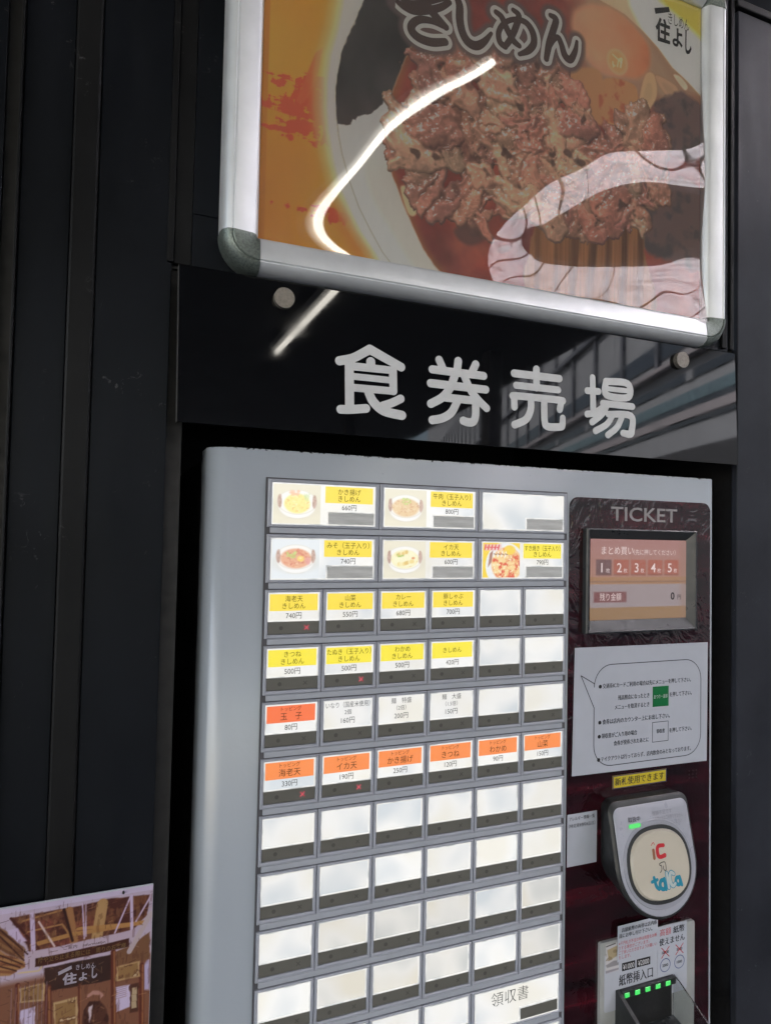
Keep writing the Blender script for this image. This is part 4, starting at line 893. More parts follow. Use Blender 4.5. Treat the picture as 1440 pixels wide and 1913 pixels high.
def dish(kind):
    cvs = Canvas(5.0, 50.5, -41.0, -4.5, 0.45, (236, 230, 208) if kind in ('kaki', 'gyu', 'ika') else (232, 238, 242))
    X, Z = cvs.X, cvs.Z; cx, cz = 28, -22
    n1 = vnoise(X, Z, 4, 4, hash(kind) % 97, 4); n2 = vnoise(X, Z, 2, 2, len(kind) + 5, 3)
    if kind == 'suki':
        cvs.c[:] = (250, 214, 40)
        cvs.ell(33, -28, 24, 24, (238, 240, 240), 1.5)
        cvs.ell(35, -27, 19, 18, (244, 196, 140), 2)
        m = cvs.ell(35, -27, 18, 17, (240, 180, 120), 2)
        cvs.blend(m * (n1 > .55), (250, 216, 150)); cvs.blend(m * (n1 < .38), (226, 90, 50)); cvs.blend(m * (n2 > .66), (255, 236, 190))
        cvs.ell(38, -12, 7, 5, (255, 214, 70), 1.5); cvs.poly([(14, -16), (18, -12), (16, -25), (12, -30)], (170, 120, 100), 1)
        cvs.poly([(7, -6), (28, -6), (28, -12), (8, -13)], (240, 200, 190), 1.5, 0.9)
        for k in range(5): cvs.line([(9 + 4 * k, -7), (8 + 4 * k, -11.5)], 1.4, (224, 50, 70))
        for k in range(4): cvs.line([(10 + 4 * k, -9.3), (12 + 4 * k, -9.3)], 1.0, (224, 50, 70))
        for k in range(4): cvs.line([(20 + 4.5 * k, -14), (19 + 4.5 * k, -19)], 1.3, (250, 245, 235)); cvs.line([(19 + 4.5 * k, -16), (22 + 4.5 * k, -17)], 1.0, (150, 110, 90))
        return cvs
    rk = np.random.RandomState(len(kind) * 7 + ord(kind[0]))
    cvs.ell(cx, cz - 4, 21, 9, (214, 208, 192), 6, 0.55); cvs.ell(cx, cz - 12.6, 7.5, 1.6, (190, 180, 158), 1.0, 0.7)
    cvs.ell(cx, cz - 2, 17.5, 12.0, (250, 249, 246), 1)
    cvs.ell(cx, cz + 1, 19.0, 11.6, (226, 222, 212), 0.8); cvs.ell(cx, cz + 1.1, 18.2, 10.9, (250, 248, 243), 0.8)
    for sx_ in (-1, 1):
        m = cvs.poly([(cx + sx_ * 18.0, cz + 6.5), (cx + sx_ * 15.4, cz + 7.5), (cx + sx_ * 14.6, cz - 1), (cx + sx_ * 16.4, cz - 4.6), (cx + sx_ * 18.6, cz)], (196, 160, 144), 1.0, 0.85, True)
        cvs.blend(m * (n2 > .5) * .5, (150, 110, 96))
    food = {'kaki': [(252, 238, 150), (246, 220, 130), (255, 248, 200), (236, 190, 110)], 'gyu': [(236, 206, 160), (214, 160, 116), (250, 234, 200), (196, 130, 96)], 'miso': [(236, 176, 140), (222, 130, 100), (250, 216, 180), (200, 96, 76)], 'ika': [(252, 242, 190), (240, 220, 140), (255, 250, 226), (214, 176, 104)]}[kind]
    rx_ = 14.6 if kind != 'kaki' else 12.4
    m = cvs.ell(cx, cz - 0.3, rx_, 9.2, food[0], 1.6)
    for _ in range(90):
        t_, r_ = rk.uniform(0, 6.28), math.sqrt(rk.uniform(0, 1)) * 0.92
        px, pz, a_ = cx + rx_ * r_ * math.cos(t_), cz - .3 + 8.8 * r_ * math.sin(t_), rk.uniform(0, 3.14)
        q = (px + 1.8 * math.cos(a_), pz + 1.2 * math.sin(a_))
        cvs.line([(px, pz), q], rk.uniform(.5, 1.3), food[rk.randint(4)], 0.8, rk.uniform(.4, .85))
    if kind == 'kaki':
        for _ in range(14): cvs.ell(cx - 3 + rk.uniform(-4, 4), cz + 9.5 + rk.uniform(-2, 2), 1.6, 1.0, (246, 196, 160), 1, .7)
        for _ in range(18): cvs.line([(cx + 9 + rk.uniform(-3, 3), cz + 6 + rk.uniform(-4, 4)), (cx + 9 + rk.uniform(-3, 3), cz + 6 + rk.uniform(-4, 4))], .5, (206, 224, 160), .8, .7)
    if kind in ('gyu', 'miso'):
        for _ in range(26): cvs.ell(cx - (4 if kind == 'miso' else -1) + rk.uniform(-5, 5), cz + (3 if kind == 'miso' else 6) + rk.uniform(-3, 3), .9, .7, ((206, 226, 140), (190, 208, 110))[rk.randint(2)], .7, .85)
    if kind == 'miso': cvs.ell(cx + 4.5, cz - 0.5, 3.2, 2.7, (255, 214, 110), .8); cvs.ell(cx + 4.2, cz, 1.4, .9, (255, 236, 180), .8); cvs.ell(cx + 11.5, cz - 2.5, 2.6, 3.6, (232, 166, 160), 1.5, .8)
    if kind == 'ika':
        cvs.ell(cx, cz, 13.0, 8.2, (252, 246, 206), 1)
        for (x0_, z0_, n_) in ((-9.5, 4.2, 7), (-6.5, -5.6, 9)):
            for k in range(n_): cvs.ell(cx + x0_ + 1.9 * k, cz + z0_ + .35 * k + rk.uniform(-.5, .5), 1.6, 2.0, ((240, 216, 140), (226, 190, 104), (250, 236, 180))[rk.randint(3)], .9, .85)
        for k in range(6): cvs.ell(cx - 8 + 1.2 * k, cz + 3.2 + rk.uniform(-1, 1), 1.0, .8, (170, 196, 96), .8, .8)
        cvs.ell(cx + 9, cz + .8, 1.8, 1.1, (226, 140, 90), .8, .9)
    return cvs

def make_button(col, row, wide=False, top=None, lines=(), price=None, kind=None, red=False, label=None, receipt=False, dim=False):
    w = 110.0 if wide else 55.0
    o = part(('f', wide), lambda: frame_mesh(w, wide), 'menu_button', M['btn_frame'], mach)
    o.matrix_parent_inverse = Matrix.Translation(mach.location).inverted(); place(o, col * PX, -row * PZ)
    if label: o['label'] = label
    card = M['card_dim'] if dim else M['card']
    if wide:
        mk = lambda: MB().prism([(4.3, -41.9), (57.0, -41.9), (57.0, -29.4), (105.2, -29.4), (105.2, -3.5), (4.3, -3.5)], 1.4, 2.5)
        c = part('cw', mk, 'backlit_panel', card, o)
        part('ew', lambda: MB().ring((4.25, 105.3, -41.95, -3.45), (5.4, 104.2, -40.8, -4.6), 0.5, 1.35).box(57.0, 58.2, 0.5, 1.35, -40.75, -28.2).box(58.25, 104.15, 0.5, 1.35, -29.4, -28.2), 'clear_edge_glow', M['card_edge'], o)
        part('sw', lambda: strip_geo(58.4, 104.9, -41.2, -29.6), 'sensor_window', M['smoke'] if row > 6 else M['smoke_light'], o)
        x0, x1, zt, zm = 55.0, 103.0, -5.0, -20.6
    else:
        part('cn', lambda: MB().prism([(3.2, -29.3), (51.6, -29.3), (51.6, -2.8), (3.2, -2.8)], 1.4, 2.5), 'backlit_panel', card, o)
        part('en', lambda: MB().ring((3.15, 51.65, -29.3, -2.75), (4.1, 50.4, -28.5, -3.6), 0.5, 1.35), 'clear_edge_glow', M['card_edge'], o)
        part('sn', lambda: strip_geo(3.4, 51.4, -40.6, -29.6), 'sensor_window', M['smoke'], o)
        part('mk1', lambda: MB().disc(15.5, -35.2, 1.9, 0.55, 0.68, 14), 'indicator_dot', M['mark'], o)
        def xmk(k):
            mb = MB(); c0, c1 = 39.5, -35.2
            return mb.prism([(c0 + a * k, c1 + b_ * k) for a, b_ in ((-1, -.72), (-.72, -1), (0, -.28), (.72, -1), (1, -.72), (.28, 0), (1, .72), (.72, 1), (0, .28), (-.72, 1), (-1, .72), (-.28, 0))], 0.55, 0.68)
        if not red: part('mk2', lambda: xmk(2.0), 'indicator_cross', M['mark'], o)
        else: part('mk3', lambda: xmk(2.5), 'indicator_cross', M['redled'], o)['label'] = 'red lit cross'
        x0, x1, zt, zm = 4.6, 50.0, -4.2, -19.6
    if kind:
        dish(kind).build('dish_photo', M['dish'], o, 1.25)
        o.children[-1].location = (0, 0, 0)
    cxm = 0.5 * (x0 + x1)
    if top: part(('y', wide), lambda: MB().flat([(x0, zm), (x1, zm), (x1, zt), (x0, zt)], 1.3), 'colour_label', M[top], o)
    if lines or price:
        mb = MB()
        def ln(s, cz, h, mw, off=0.0): mb.add(text(s, cxm, cz, h, mw, off, 0.92), 1.2)
        if wide:
            ln(lines[0], -9.8, 5.6, 45); ln(lines[1], -16.2, 5.6, 45); ln(price, -24.6, 5.8, 40)
        elif top in ('ora', 'ora2'):
            ln(lines[0], -7.4, 3.9, 42); ln(lines[1], -14.2, 6.6, 40, 0.0); ln(price, -24.0, 5.8, 40)
        elif len(lines) == 2 and top:
            ln(lines[0], -8.6, 5.4, 44); ln(lines[1], -15.2, 5.4, 44); ln(price, -24.0, 5.9, 40)
        elif len(lines) == 1: ln(lines[0], -11.8, 5.2, 44); ln(price, -24.0, 5.6, 40)
        else:
            ln(lines[0], -7.6, 5.2, 44); ln(lines[1], -14.6, 4.6, 40); ln(price, -22.2, 5.8, 40)
        b2 = mb.build('lettering', M['ink'] if top else M['ink2']); b2.parent = o
    if receipt:
        b2 = MB().add(text('領収書', 46, -14.5, 13.5, 50, -0.008), 1.2).build('lettering', M['ink2']); b2.parent = o
    return o
K_ = 'きしめん'
wideb = [(0, 0, 'かき揚げ', '660円', 'kaki'), (2, 0, '牛肉（玉子入り）', '800円', 'gyu'), (0, 1, 'みそ（玉子入り）', '740円', 'miso'), (2, 1, 'イカ天', '600円', 'ika'), (4, 1, 'すき焼き（玉子入り）', '790円', 'suki')]
for c, r, a, p_, k in wideb: make_button(c, r, True, 'yel' if k != 'suki' else 'yel2', (a, K_), p_, k, label='wide yellow photo button lettered %s %s' % (a, p_))
make_button(4, 0, True, label='wide blank backlit button')
rows = {2: [('海老天', '740円', 1), ('山菜', '550円', 0), ('カレー', '680円', 0), ('豚しゃぶ', '700円', 0)], 3: [('きつね', '500円', 0), ('たぬき（玉子入り）', '500円', 1), ('わかめ', '500円', 0), (None, '420円', 0)]}
for r, l in rows.items():
    for c, (a, p_, red) in enumerate(l):
        make_button(c, r, False, 'yel' if r == 2 else 'yel2', (a, K_) if a else (K_,), p_, red=bool(red), label='yellow button lettered %s %s' % (a or K_, p_))
make_button(0, 4, False, 'ora2', ('トッピング', '玉　子'), '80円', label='orange button lettered 玉子 80円')
for c, l, p_ in ((1, ('いなり（国産米使用）', '2個'), '160円'), (2, ('麺　特盛', '（2倍）'), '200円'), (3, ('麺　大盛', '（1.5倍）'), '150円')):
    make_button(c, 4, False, None, l, p_, label='white button lettered %s %s' % (l[0], p_))
for c, (a, p_, red) in enumerate((('海老天', '330円', 1), ('イカ天', '190円', 1), ('かき揚げ', '250円', 0), ('きつね', '120円', 0), ('わかめ', '90円', 0), ('山菜', '150円', 0))):
    make_button(c, 5, False, 'ora', ('トッピング', a), p_, red=bool(red), label='orange topping button lettered %s %s' % (a, p_))
for r in range(2, NR):
    for c in range(6):
        if r < 4 and c < 4: continue
        if r == 4 and c < 4: continue
        if r == 5: continue
        if r == 10 and c >= 4: continue
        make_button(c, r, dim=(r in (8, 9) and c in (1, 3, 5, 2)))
make_button(4, 10, True, receipt=True, label='wide receipt button lettered 領収書')

# right-hand control panel
pts = rrect(335.3, 541.3, -1180, -3.2, 0, 6, (0, 0, 11, 11))
mp_(MB().prism(pts, 3.2, 4.3), 'control_panel', M['maroon'])
mp_(MB().add(text_fit('TICKET', 391.6, 489, -28.2, -12.0, 0.012), 3.1), 'lettering', plain('ticket_letter_grey', (0.27, 0.26, 0.27)))
# screen
scr = mp_(MB().ring((353.4, 514.0, -153.6, -37.4), (358.0, 509.5, -150.5, -40.5), -4.0, 4.0, bev=1.4), 'screen_bezel', M['greypl'])
mb = MB()   # sloped inner faces of the bezel
o_ = [(358, -150.5), (509.5, -150.5), (509.5, -40.5), (358, -40.5)]; i_ = [(363, -139.8), (502.5, -139.8), (502.5, -49.0), (363, -49.0)]
A_ = [mb.bm.verts.new(mb.P(x, -3.2, z)) for x, z in o_]; B_ = [mb.bm.verts.new(mb.P(x, 3.0, z)) for x, z in i_]
for k in range(4): mb.bm.faces.new([A_[k], A_[(k + 1) % 4], B_[(k + 1) % 4], B_[k]])
o2 = mb.build('bezel_slope', M['greypl']); o2.parent = scr; o2.matrix_parent_inverse = Matrix.Identity(4)
cs = Canvas(363, 502.5, -139.8, -49, 0.9, (176, 118, 92)); X, Z = cs.X, cs.Z
cs.c[:] = np.array((176, 122, 100)) + np.clip((Z + 97) / 48, 0, 1)[..., None] * np.array((-4, -8, 8))
cs.c[Z < -126] = (150, 108, 58)
cs.blend((Z < -100) & (Z > -126), (158, 140, 142)); cs.blend((Z < -92) & (Z > -100), (170, 118, 70)); cs.blend(np.clip(1 - np.abs(Z + 97) / .9, 0, 1), (110, 70, 50))
cs.blend(np.clip(1 - np.abs(X - 498) / 8, 0, 1) * .5, (150, 110, 92))
for k in range(5):
    x0 = 371 + 24.6 * k
    cs.poly(rrect(x0, x0 + 21.5, -90, -72, 1.0), (104, 54, 54) if k == 0 else (172, 76, 44), 1.0); cs.poly([(x0, -90), (x0 + 21.5, -90), (x0 + 21.5, -88.5), (x0, -88.5)], (120, 60, 40), 1.0, .6)
cs.poly(rrect(368.5, 414, -120, -108.5, 0.5), (116, 36, 38), 1.0)
o2 = cs.build('display', M['scr'], scr, 2.6); o2.matrix_parent_inverse = Matrix.Identity(4)
mb = MB(); mb.add(text('まとめ買い', 401, -62, 9.0, 45, 0.01), 2.5).add(text('（先に押してください）', 455, -63.5, 6.0, 62), 2.5)
for k in range(5): mb.add(text(str(k + 1), 379 + 24.6 * k, -81, 13, None, 0.01), 2.5).add(text('枚', 387.5 + 24.6 * k, -84.5, 5), 2.5)
lw_ = glow('lcd_white', sl(206, 188, 186), 1.0)
o2 = mb.build('lettering', lw_); o2.parent = scr
o2 = MB().add(text('残り金額', 391.5, -114.2, 8.0, 30, 0), 2.5).build('lettering', lw_); o2.parent = scr
mb = MB(); mb.add(text('0', 482, -114, 10.5, None, 0.02), 2.5).add(text('円', 492, -115.5, 5.6, None, 0.01), 2.5)
o2 = mb.build('lettering', M['black_ink']); o2.parent = scr
mb = MB()
for r in range(3):
    for c in range(3): mb.disc(509.5 + 5.6 * c, -320.2 - 4.2 * r, 0.9, 3.05, 3.19, 8)
mp_(mb, 'speaker_grille', M['black_ink'])

# IC card reader: wedge leaning out toward the bottom
def ry(z): return -18.5 + 0.235 * (z + 339.0)        # face depth at height z (mm, negative = toward the viewer)
rd = None
def reader_outline(gr):
    pts = []
    x0, x1 = 378.5 - gr, 482.0 + gr; zt = -339.5 + gr * 1.3; cz = -399.0; r = 0.5 * (x1 - x0); cx = 0.5 * (x0 + x1); rr = 9 + gr * .5
    for k in range(8):
        a = math.radians(180 - 90 * k / 7); pts.append((x0 + rr + rr * math.cos(a), zt - rr + rr * math.sin(a)))
    for k in range(8):
        a = math.radians(90 - 90 * k / 7); pts.append((x1 - rr + rr * math.cos(a), zt - rr + rr * math.sin(a)))
    for k in range(25):
        a = math.radians(0 - 180 * k / 24); pts.append((cx + r * math.cos(a), cz + 0.97 * r * math.sin(a)))
    return pts[::-1]
def wedge(mb, pts, d0, back=None, bev=0.0):
    """outline laid on the leaning face, raised by d0; back: flat plane depth or depth below the face"""
    n = len(pts); ctr = np.mean(pts, 0)
    f = []
    if bev:
        inn = [(ctr[0] + (x - ctr[0]) * (1 - bev / 50), ctr[1] + (z - ctr[1]) * (1 - bev / 50)) for x, z in pts]
        F0 = [mb.bm.verts.new(mb.P(x, ry(z) - d0, z)) for x, z in inn]; F1 = [mb.bm.verts.new(mb.P(x, ry(z) - d0 + bev, z)) for x, z in pts]
        for i in range(n): j = (i + 1) % n; mb.bm.faces.new([F0[i], F1[i], F1[j], F0[j]])
    else: F0 = F1 = [mb.bm.verts.new(mb.P(x, ry(z) - d0, z)) for x, z in pts]
    mb.bm.faces.new(F0)
    kx, kz = (0.93, 0.90) if back is not None else (1, 1)
    B = [mb.bm.verts.new(mb.P(ctr[0] + 3.0 * (kx < 1) + (x - ctr[0]) * kx, (back if back is not None else ry(z) + 0.6), ctr[1] + 4.0 * (kx < 1) + (z - ctr[1]) * kz)) for x, z in pts]
    for i in range(n): j = (i + 1) % n; mb.bm.faces.new([F1[i], B[i], B[j], F1[j]])
    mb.bm.faces.new(B[::-1]); return mb
rd = mp_(wedge(MB(), reader_outline(4.0), -1.2, 3.1, 2.0), 'card_reader', M['blackpl'], True)
def rp(mb, name, mat, smooth=False):
    o = mb.build(name, mat, smooth=smooth); o.parent = rd; return o
rp(wedge(MB(), reader_outline(0.0), 0.2, None, 0.8), 'reader_face', M['reader'], True)
def octo(cx, cz, a, b_, p=3.0, n=48):
    out = []
    for k in range(n):
        t = 2 * math.pi * k / n; c, s_ = math.cos(t), math.sin(t); r = (abs(c) ** p + abs(s_) ** p) ** (-1 / p); out.append((cx + a * r * c, cz + b_ * r * s_))
    return out
PCX, PCZ = 430.0, -399.0
rp(wedge(MB(), octo(PCX, PCZ, 48, 43.5, 2.1), 1.0, None, 0.8), 'touch_ring', M['reader_ring'], True)
rp(wedge(MB(), octo(PCX, PCZ, 43.5, 38.0, 2.35), 1.6, None, 0.4), 'touch_gap', M['blackpl'], True)
rp(wedge(MB(), octo(PCX, PCZ, 39.5, 34.0, 2.45), 4.2, None, 2.4), 'touch_pad', M['cream'], True)
def on_face(geo, lift):
    v, f = geo; mb = MB(); V = [mb.bm.verts.new(mb.P(a, ry(b) - lift, b)) for a, b in v]
    for q in f:
        try: mb.bm.faces.new([V[k] for k in q])
        except ValueError: pass
    return mb
def join(*geos):
    V, F = [], []
    for v, f in geos:
        k = len(V); V += list(v); F += [tuple(i + k for i in q) for q in f]
    return V, F
rp(on_face(text('取扱中', 404.5, -352.5, 5.0, 17), 1.05), 'lettering', M['ink2'])
rp(on_face(([(a, b) for a, b in rrect(396, 412.5, -361, -356.6, 2.0)], [tuple(range(28))]), 1.1), 'status_light', M['ledgreen'])
rp(on_face(join(text('残額不足です', 430, -350.0, 4.2, 28, 0, 1, 'l'), text('このカードはご利用できません', 430, -355.6, 4.2, 42, 0, 1, 'l'), text('もう一度タッチしてください', 430, -361.2, 4.2, 40, 0, 1, 'l')), 1.05), 'lettering', M['grey_ink'])
LF = 4.35
# transit card marks on the pad
def stroke_geo(strokes, level=0.0, st=0.18):
    pp = np.array([p for s_ in strokes for p in s_]); rr = pp[:, 2].max() + level + 1
    xs = np.arange(pp[:, 0].min() - rr, pp[:, 0].max() + rr, st); zs = np.arange(pp[:, 1].min() - rr, pp[:, 1].max() + rr, st)
    Xq, Zq = np.meshgrid(xs, zs); return contour_fill(strokes_sd(strokes, Xq, Zq), xs, zs, level)
rp(on_face(stroke_geo([[(421.5, -383.5, 1.7), (421.3, -391, 1.7)]]), LF), 'logo', plain('logo_brown', (0.25, 0.10, 0.05)))
rp(on_face(stroke_geo([[(436, -380.5, 1.9), (429.5, -380.3, 2.0), (427, -383, 2.1), (427, -389, 2.2), (430, -391, 2.0), (436, -390.2, 2.2)], [(419.4, -378.6, 0.35), (422.8, -376.2, 0.35), (424, -378.4, 0.35)]]), LF), 'logo', plain('logo_red', (0.45, 0.02, 0.03)))
rp(on_face(stroke_geo([[(426.5, -405.5, .4), (429, -403, .4), (429, -399, .4), (427.5, -399, .4), (427.5, -397, .4), (434.5, -396.6, .4), (435, -403, .4), (433.6, -404.6, .4), (431.6, -403, .4), (431.6, -400, .4)]]), LF), 'logo', M['ink2'])
TO = [[(417, -409, 1.7), (418.5, -417, 2.0), (421.5, -420.5, 1.8)], [(413.5, -412.6, 1.6), (421, -411.5, 1.6)],
      [(430.2, -413.5, 2.0), (426.0, -413.0, 2.0), (423.6, -417, 2.0), (426.0, -421.2, 2.0), (430.2, -420, 2.0), (430.4, -412.0, 1.8), (431.0, -422, 1.8)],
      [(451.5, -414.0, 1.9), (447.6, -413.4, 1.9), (445.6, -416.6, 1.9), (447.6, -420.0, 1.9), (451.2, -419.0, 1.9), (451.4, -413, 1.7), (453.0, -421, 1.8)]]
IC = [[(434.6, -407.2, 1.6), (434.9, -421, 1.6)], [(444.0, -409.2, 1.6), (440.6, -407.4, 1.7), (438.4, -410.5, 1.8), (438.4, -417.0, 1.8), (440.8, -420.2, 1.7), (444.2, -418.6, 1.6)]]
blue = plain('logo_blue', (0.012, 0.20, 0.30))
rp(on_face(stroke_geo(TO), LF), 'logo', blue); rp(on_face(stroke_geo(IC, 0.7), LF + .05), 'logo', blue); rp(on_face(stroke_geo(IC), LF + .12), 'logo', plain('logo_pale_blue', (0.40, 0.46, 0.46)))

# banknote unit
bu = mp_(MB().prism(rrect(379.0, 515.0, -760, -491.5, 2.5), -0.8, 4.0, 0.6), 'banknote_unit', simple('banknote_plate', (0.32, 0.33, 0.325), 0.4, var=0.05))
def bp_(mb, name, mat, smooth=False):
    o = mb.build(name, mat, smooth=smooth); o.parent = bu; return o
bp_(MB().prism(rrect(384.5, 503, -567, -505, 3), -1.1, -0.85), 'instruction_sticker', M['paper2'])
bp_(MB().add(([(408.6, -527.2), (427.0, -527.4), (427.0, -518.6), (408.6, -518.4)], [(0, 1, 2, 3)]), -1.2).add(([(429.2, -527.4), (448.6, -527.6), (448.6, -518.8), (429.2, -518.6)], [(0, 1, 2, 3)]), -1.2), 'price_box', M['black_ink'])
bp_(MB().add(text('¥1000', 417.8, -523.0, 7.0, 15.5, 0.005), -1.3).add(text('¥2000', 438.9, -523.2, 7.0, 15.5, 0.005), -1.3), 'lettering', M['white_ink'])
bp_(MB().add(text('紙幣挿入口', 428.5, -537.0, 11.5, 48, 0.04), -1.2), 'lettering', M['black_ink'])
cb = Canvas(386, 404, -525, -494, 0.5, (150, 148, 150)); tn = vnoise(cb.X, cb.Z, 5, 5, 8, 3)
cb.poly([(388, -500), (404, -497), (404, -508), (390, -512)], (128, 116, 92), 1.2); cb.blend((tn > .62) * (cb.Z > -512) * (cb.Z < -499) * .6, (96, 84, 64))
cb.poly([(386, -516), (397, -513), (404, -514), (404, -519), (388, -519)], (110, 108, 112), 1.0); cb.poly([(386, -522), (404, -522), (404, -524), (386, -525)], (104, 100, 108), 1.0, .8); cb.line([(387, -496), (399, -494.8)], 1.2, (60, 58, 60))
o2 = cb.build('note_picture', M['sheet'], bu, -1.25, 1.6); o2.matrix_parent_inverse = Matrix.Identity(4)
# mouth of the note slot: black throat with green lights, tray and clear cover
mb = MB()
L_, Rr = 400.0, 482.0
SZ = 8.5
side = [(-0.9, -545.5), (-7, -547.5), (-50, -570), (-58, -585), (-58, -601), (-0.9, -601)]
def sideplate(mb, x0, x1, pts):
    a = [mb.bm.verts.new(mb.P(x0, y, z)) for y, z in pts]; b_ = [mb.bm.verts.new(mb.P(x1, y, z)) for y, z in pts]
    mb.bm.faces.new(a); mb.bm.faces.new(b_[::-1])
    for i in range(len(pts)): j = (i + 1) % len(pts); mb.bm.faces.new([a[i], b_[i], b_[j], a[j]])
sideplate(mb, L_, L_ + 4.5, side)
slot = bp_(mb, 'note_slot', M['blackpl'])
def sp(mb, name, mat, smooth=False):
    o = mb.build(name, mat, smooth=smooth); o.parent = bu; return o
sp(MB().box(L_ + 4.6, Rr, -6.5, -0.9, -553.5, -545.4, 1.0), 'slot_hood', M['blackpl'])
sp(MB().box(L_ + 4.6, Rr - 2, -1.6, -0.9, -601, -554), 'slot_throat', M['recess'])
mb = MB(); a = [mb.bm.verts.new(mb.P(x, y, z)) for x, y, z in ((L_ + 4.6, -2, -591), (Rr, -2, -591), (Rr, -58, -601), (L_ + 4.6, -58, -601))]; mb.bm.faces.new(a)
sp(mb, 'slot_tray', M['greypl'])
mb = MB(); a = [mb.bm.verts.new(mb.P(x, y, z)) for x, y, z in ((418, -14, -592.9), (462, -14, -592.9), (462, -56, -600.3), (418, -56, -600.3))]; mb.bm.faces.new(a)
sp(mb, 'tray_sticker', M['paper2'])
for k in range(5):
    sp(MB().box(L_ + 7.5 + 14.6 * k, L_ + 14.5 + 14.6 * k, -7.3, -6.4, -552.6, -547.4, 0.4, 1), 'slot_light', M['slotled'])
mb = MB(); sideplate(mb, Rr - 0.1, Rr + 1.6, [(-1, -546), (-10, -549), (-56, -572), (-60, -581), (-56, -601), (-1, -601)])
sp(mb, 'clear_cover', M['clear'])

# ---------------------------------------------------------------- paper notices stuck on the machine
def sheet_thing(name, x0, x1, z0, z1, y, mat, label, cat, quad=None, t=0.25):
    e = empty(name, (0.5 * (x0 + x1) * .001, y * .001, z0 * .001 + OZ)); tag(e, label, cat)
    put(MB().prism(quad or [(x0, z0), (x1, z0), (x1, z1), (x0, z1)], y, y + t).build('paper_sheet', mat), e)
    return e
no = sheet_thing('instruction_notice', 341.5, 537, -309, -169, 2.4, M['paper'], 'white paper notice with a speech bubble of instructions and a green square', 'notice', [(341.2, -307.6), (536.1, -310.6), (537.3, -170.2), (343.5, -169.0)])
def bubble():
    out = []
    x0, x1, zb, zt, r = 370.0, 526.3, -301.3, -189.3, 24
    body = rrect(x0, x1, zb, zt, r, 8)
    # insert the tail on the left side between bottom-left and top-left corners
    k = len(body) - 9
    left_start = [p for p in body]
    res = left_start[:k + 9]
    res += [(x0, -208.3 - 3), (351.9, -199.6), (x0 - 0.2, -236.5)] if False else []
    return body
body = rrect(370.0, 526.3, -301.3, -189.3, 24, 8)
# counter-clockwise from bottom-left: bl corner, br, tr, tl (ends on the left side going down)
line_ = body + [(370.2, -209.5), (351.9, -199.6), (369.9, -236.0)]
mb = MB()
outl = [(x, z, 0.42) for x, z in line_ + line_[:1]]
xs = np.arange(349, 529, 0.3); zs = np.arange(-304, -186, 0.3); Xq, Zq = np.meshgrid(xs, zs)
D_ = strokes_sd([outl], Xq, Zq, False)
mb.add(contour_fill(D_, xs, zs, 0.0), 2.3)
def tl(s, x, z, h, w): mb.add(text(s, x, z, h, w, 0.055, 1.0, 'l'), 2.3)
tl('交通系ICカードご利用の場合は先にメニューを押して下さい。', 381.5, -213.0, 5.2, 129)
tl('残高照会になったとき', 403, -227.3, 5.2, 45); tl('メニューを取消するとき', 398.5, -237.6, 5.2, 49.5); tl('を押して下さい。', 478, -228.6, 5.2, 34)
tl('食券は店内のカウンター上にお出し下さい。', 381.5, -252.6, 5.4, 97)
tl('領収書がご入り用の場合', 380.5, -268.0, 5.2, 50); tl('食券が発券されたあとに', 397.5, -277.5, 5.2, 50); tl('領収書', 458.6, -269.5, 4.6, 12.5); tl('を押して下さい。', 478, -270.0, 5.2, 34)
tl('テイクアウトは行っておらず、店内飲食のみとなっております。', 380, -293.4, 5.2, 131)
mb2 = []
for x, z in ((378.2, -213.2), (378.0, -252.8), (377.4, -268.2), (376.8, -293.6)): mb.disc(x, z, 2.1, 2.28, 2.36, 18)
mb.ring((452.6, 476.4, -281.5, -258.6), (453.1, 475.9, -281.0, -259.1), 2.28, 2.36)
put(mb.build('lettering', M['black_ink']), no)
put(MB().flat([(452.8, -241.2), (476.6, -241.4), (476.6, -218.2), (452.8, -218.0)], 2.3).build('green_square', M['green']), no)
put(MB().add(text('おつり・返却', 464.7, -229.8, 4.4, 20, 0), 2.2).build('lettering', M['white_ink']), no)
ye = sheet_thing('banknote_sticker', 396.8, 474.6, -328.2, -313.6, 2.7, M['yellow'], 'small yellow sticker lettered 新札使用できます above the card reader', 'sticker')
put(MB().add(text('新札使用できます', 435.5, -320.8, 8.2, 71, 0.04), 2.6).build('lettering', plain('ink_navy', (0.02, 0.02, 0.06))), ye)
put(MB().ring((396.9, 474.5, -328.1, -313.7), (398.0, 473.4, -327.2, -314.6), 2.62, 2.69).build('border_line', plain('border_navy', (0.03, 0.03, 0.12))), ye)
al = sheet_thing('allergen_notice', 336.2, 375.6, -404.3, -348.4, 2.7, M['paper'], 'narrow white allergen notice between the buttons and the card reader', 'notice')
put(MB().add(text('アレルギー情報一覧', 355.6, -353.6, 4.0, 34, 0.01), 2.6).add(text('（特定原材料8品目）', 355.6, -361.2, 3.9, 35, 0.01), 2.6).build('lettering', M['black_ink']), al)
nt_ = sheet_thing('exchange_notice', 401.0, 458.2, -514.6, -475.8, -2.6, M['paper'], 'small white notice in black and red print overlapping the banknote unit top', 'notice', [(400.8, -515.0), (458.2, -514.0), (457.9, -475.7), (401.2, -476.2)])
put(MB().add(text('高額紙幣の両替は店内係', 431.5, -481.6, 4.6, 50, 0.05), -2.7).add(text('員にお申し付け下さい。', 402.8, -487.6, 4.6, 47, 0.05, 1, 'l'), -2.7).build('lettering', M['black_ink']), nt_)
mb = MB()
for k, s in enumerate(('※千円札が不足の時は両替をお断', 'りする場合がございます。', 'ご了承いただきますようお願いい', 'たします。')): mb.add(text(s, 402.6, -495.6 - 5.0 * k, 4.0, (54, 43, 54, 17)[k], 0, 1, 'l'), -2.7)
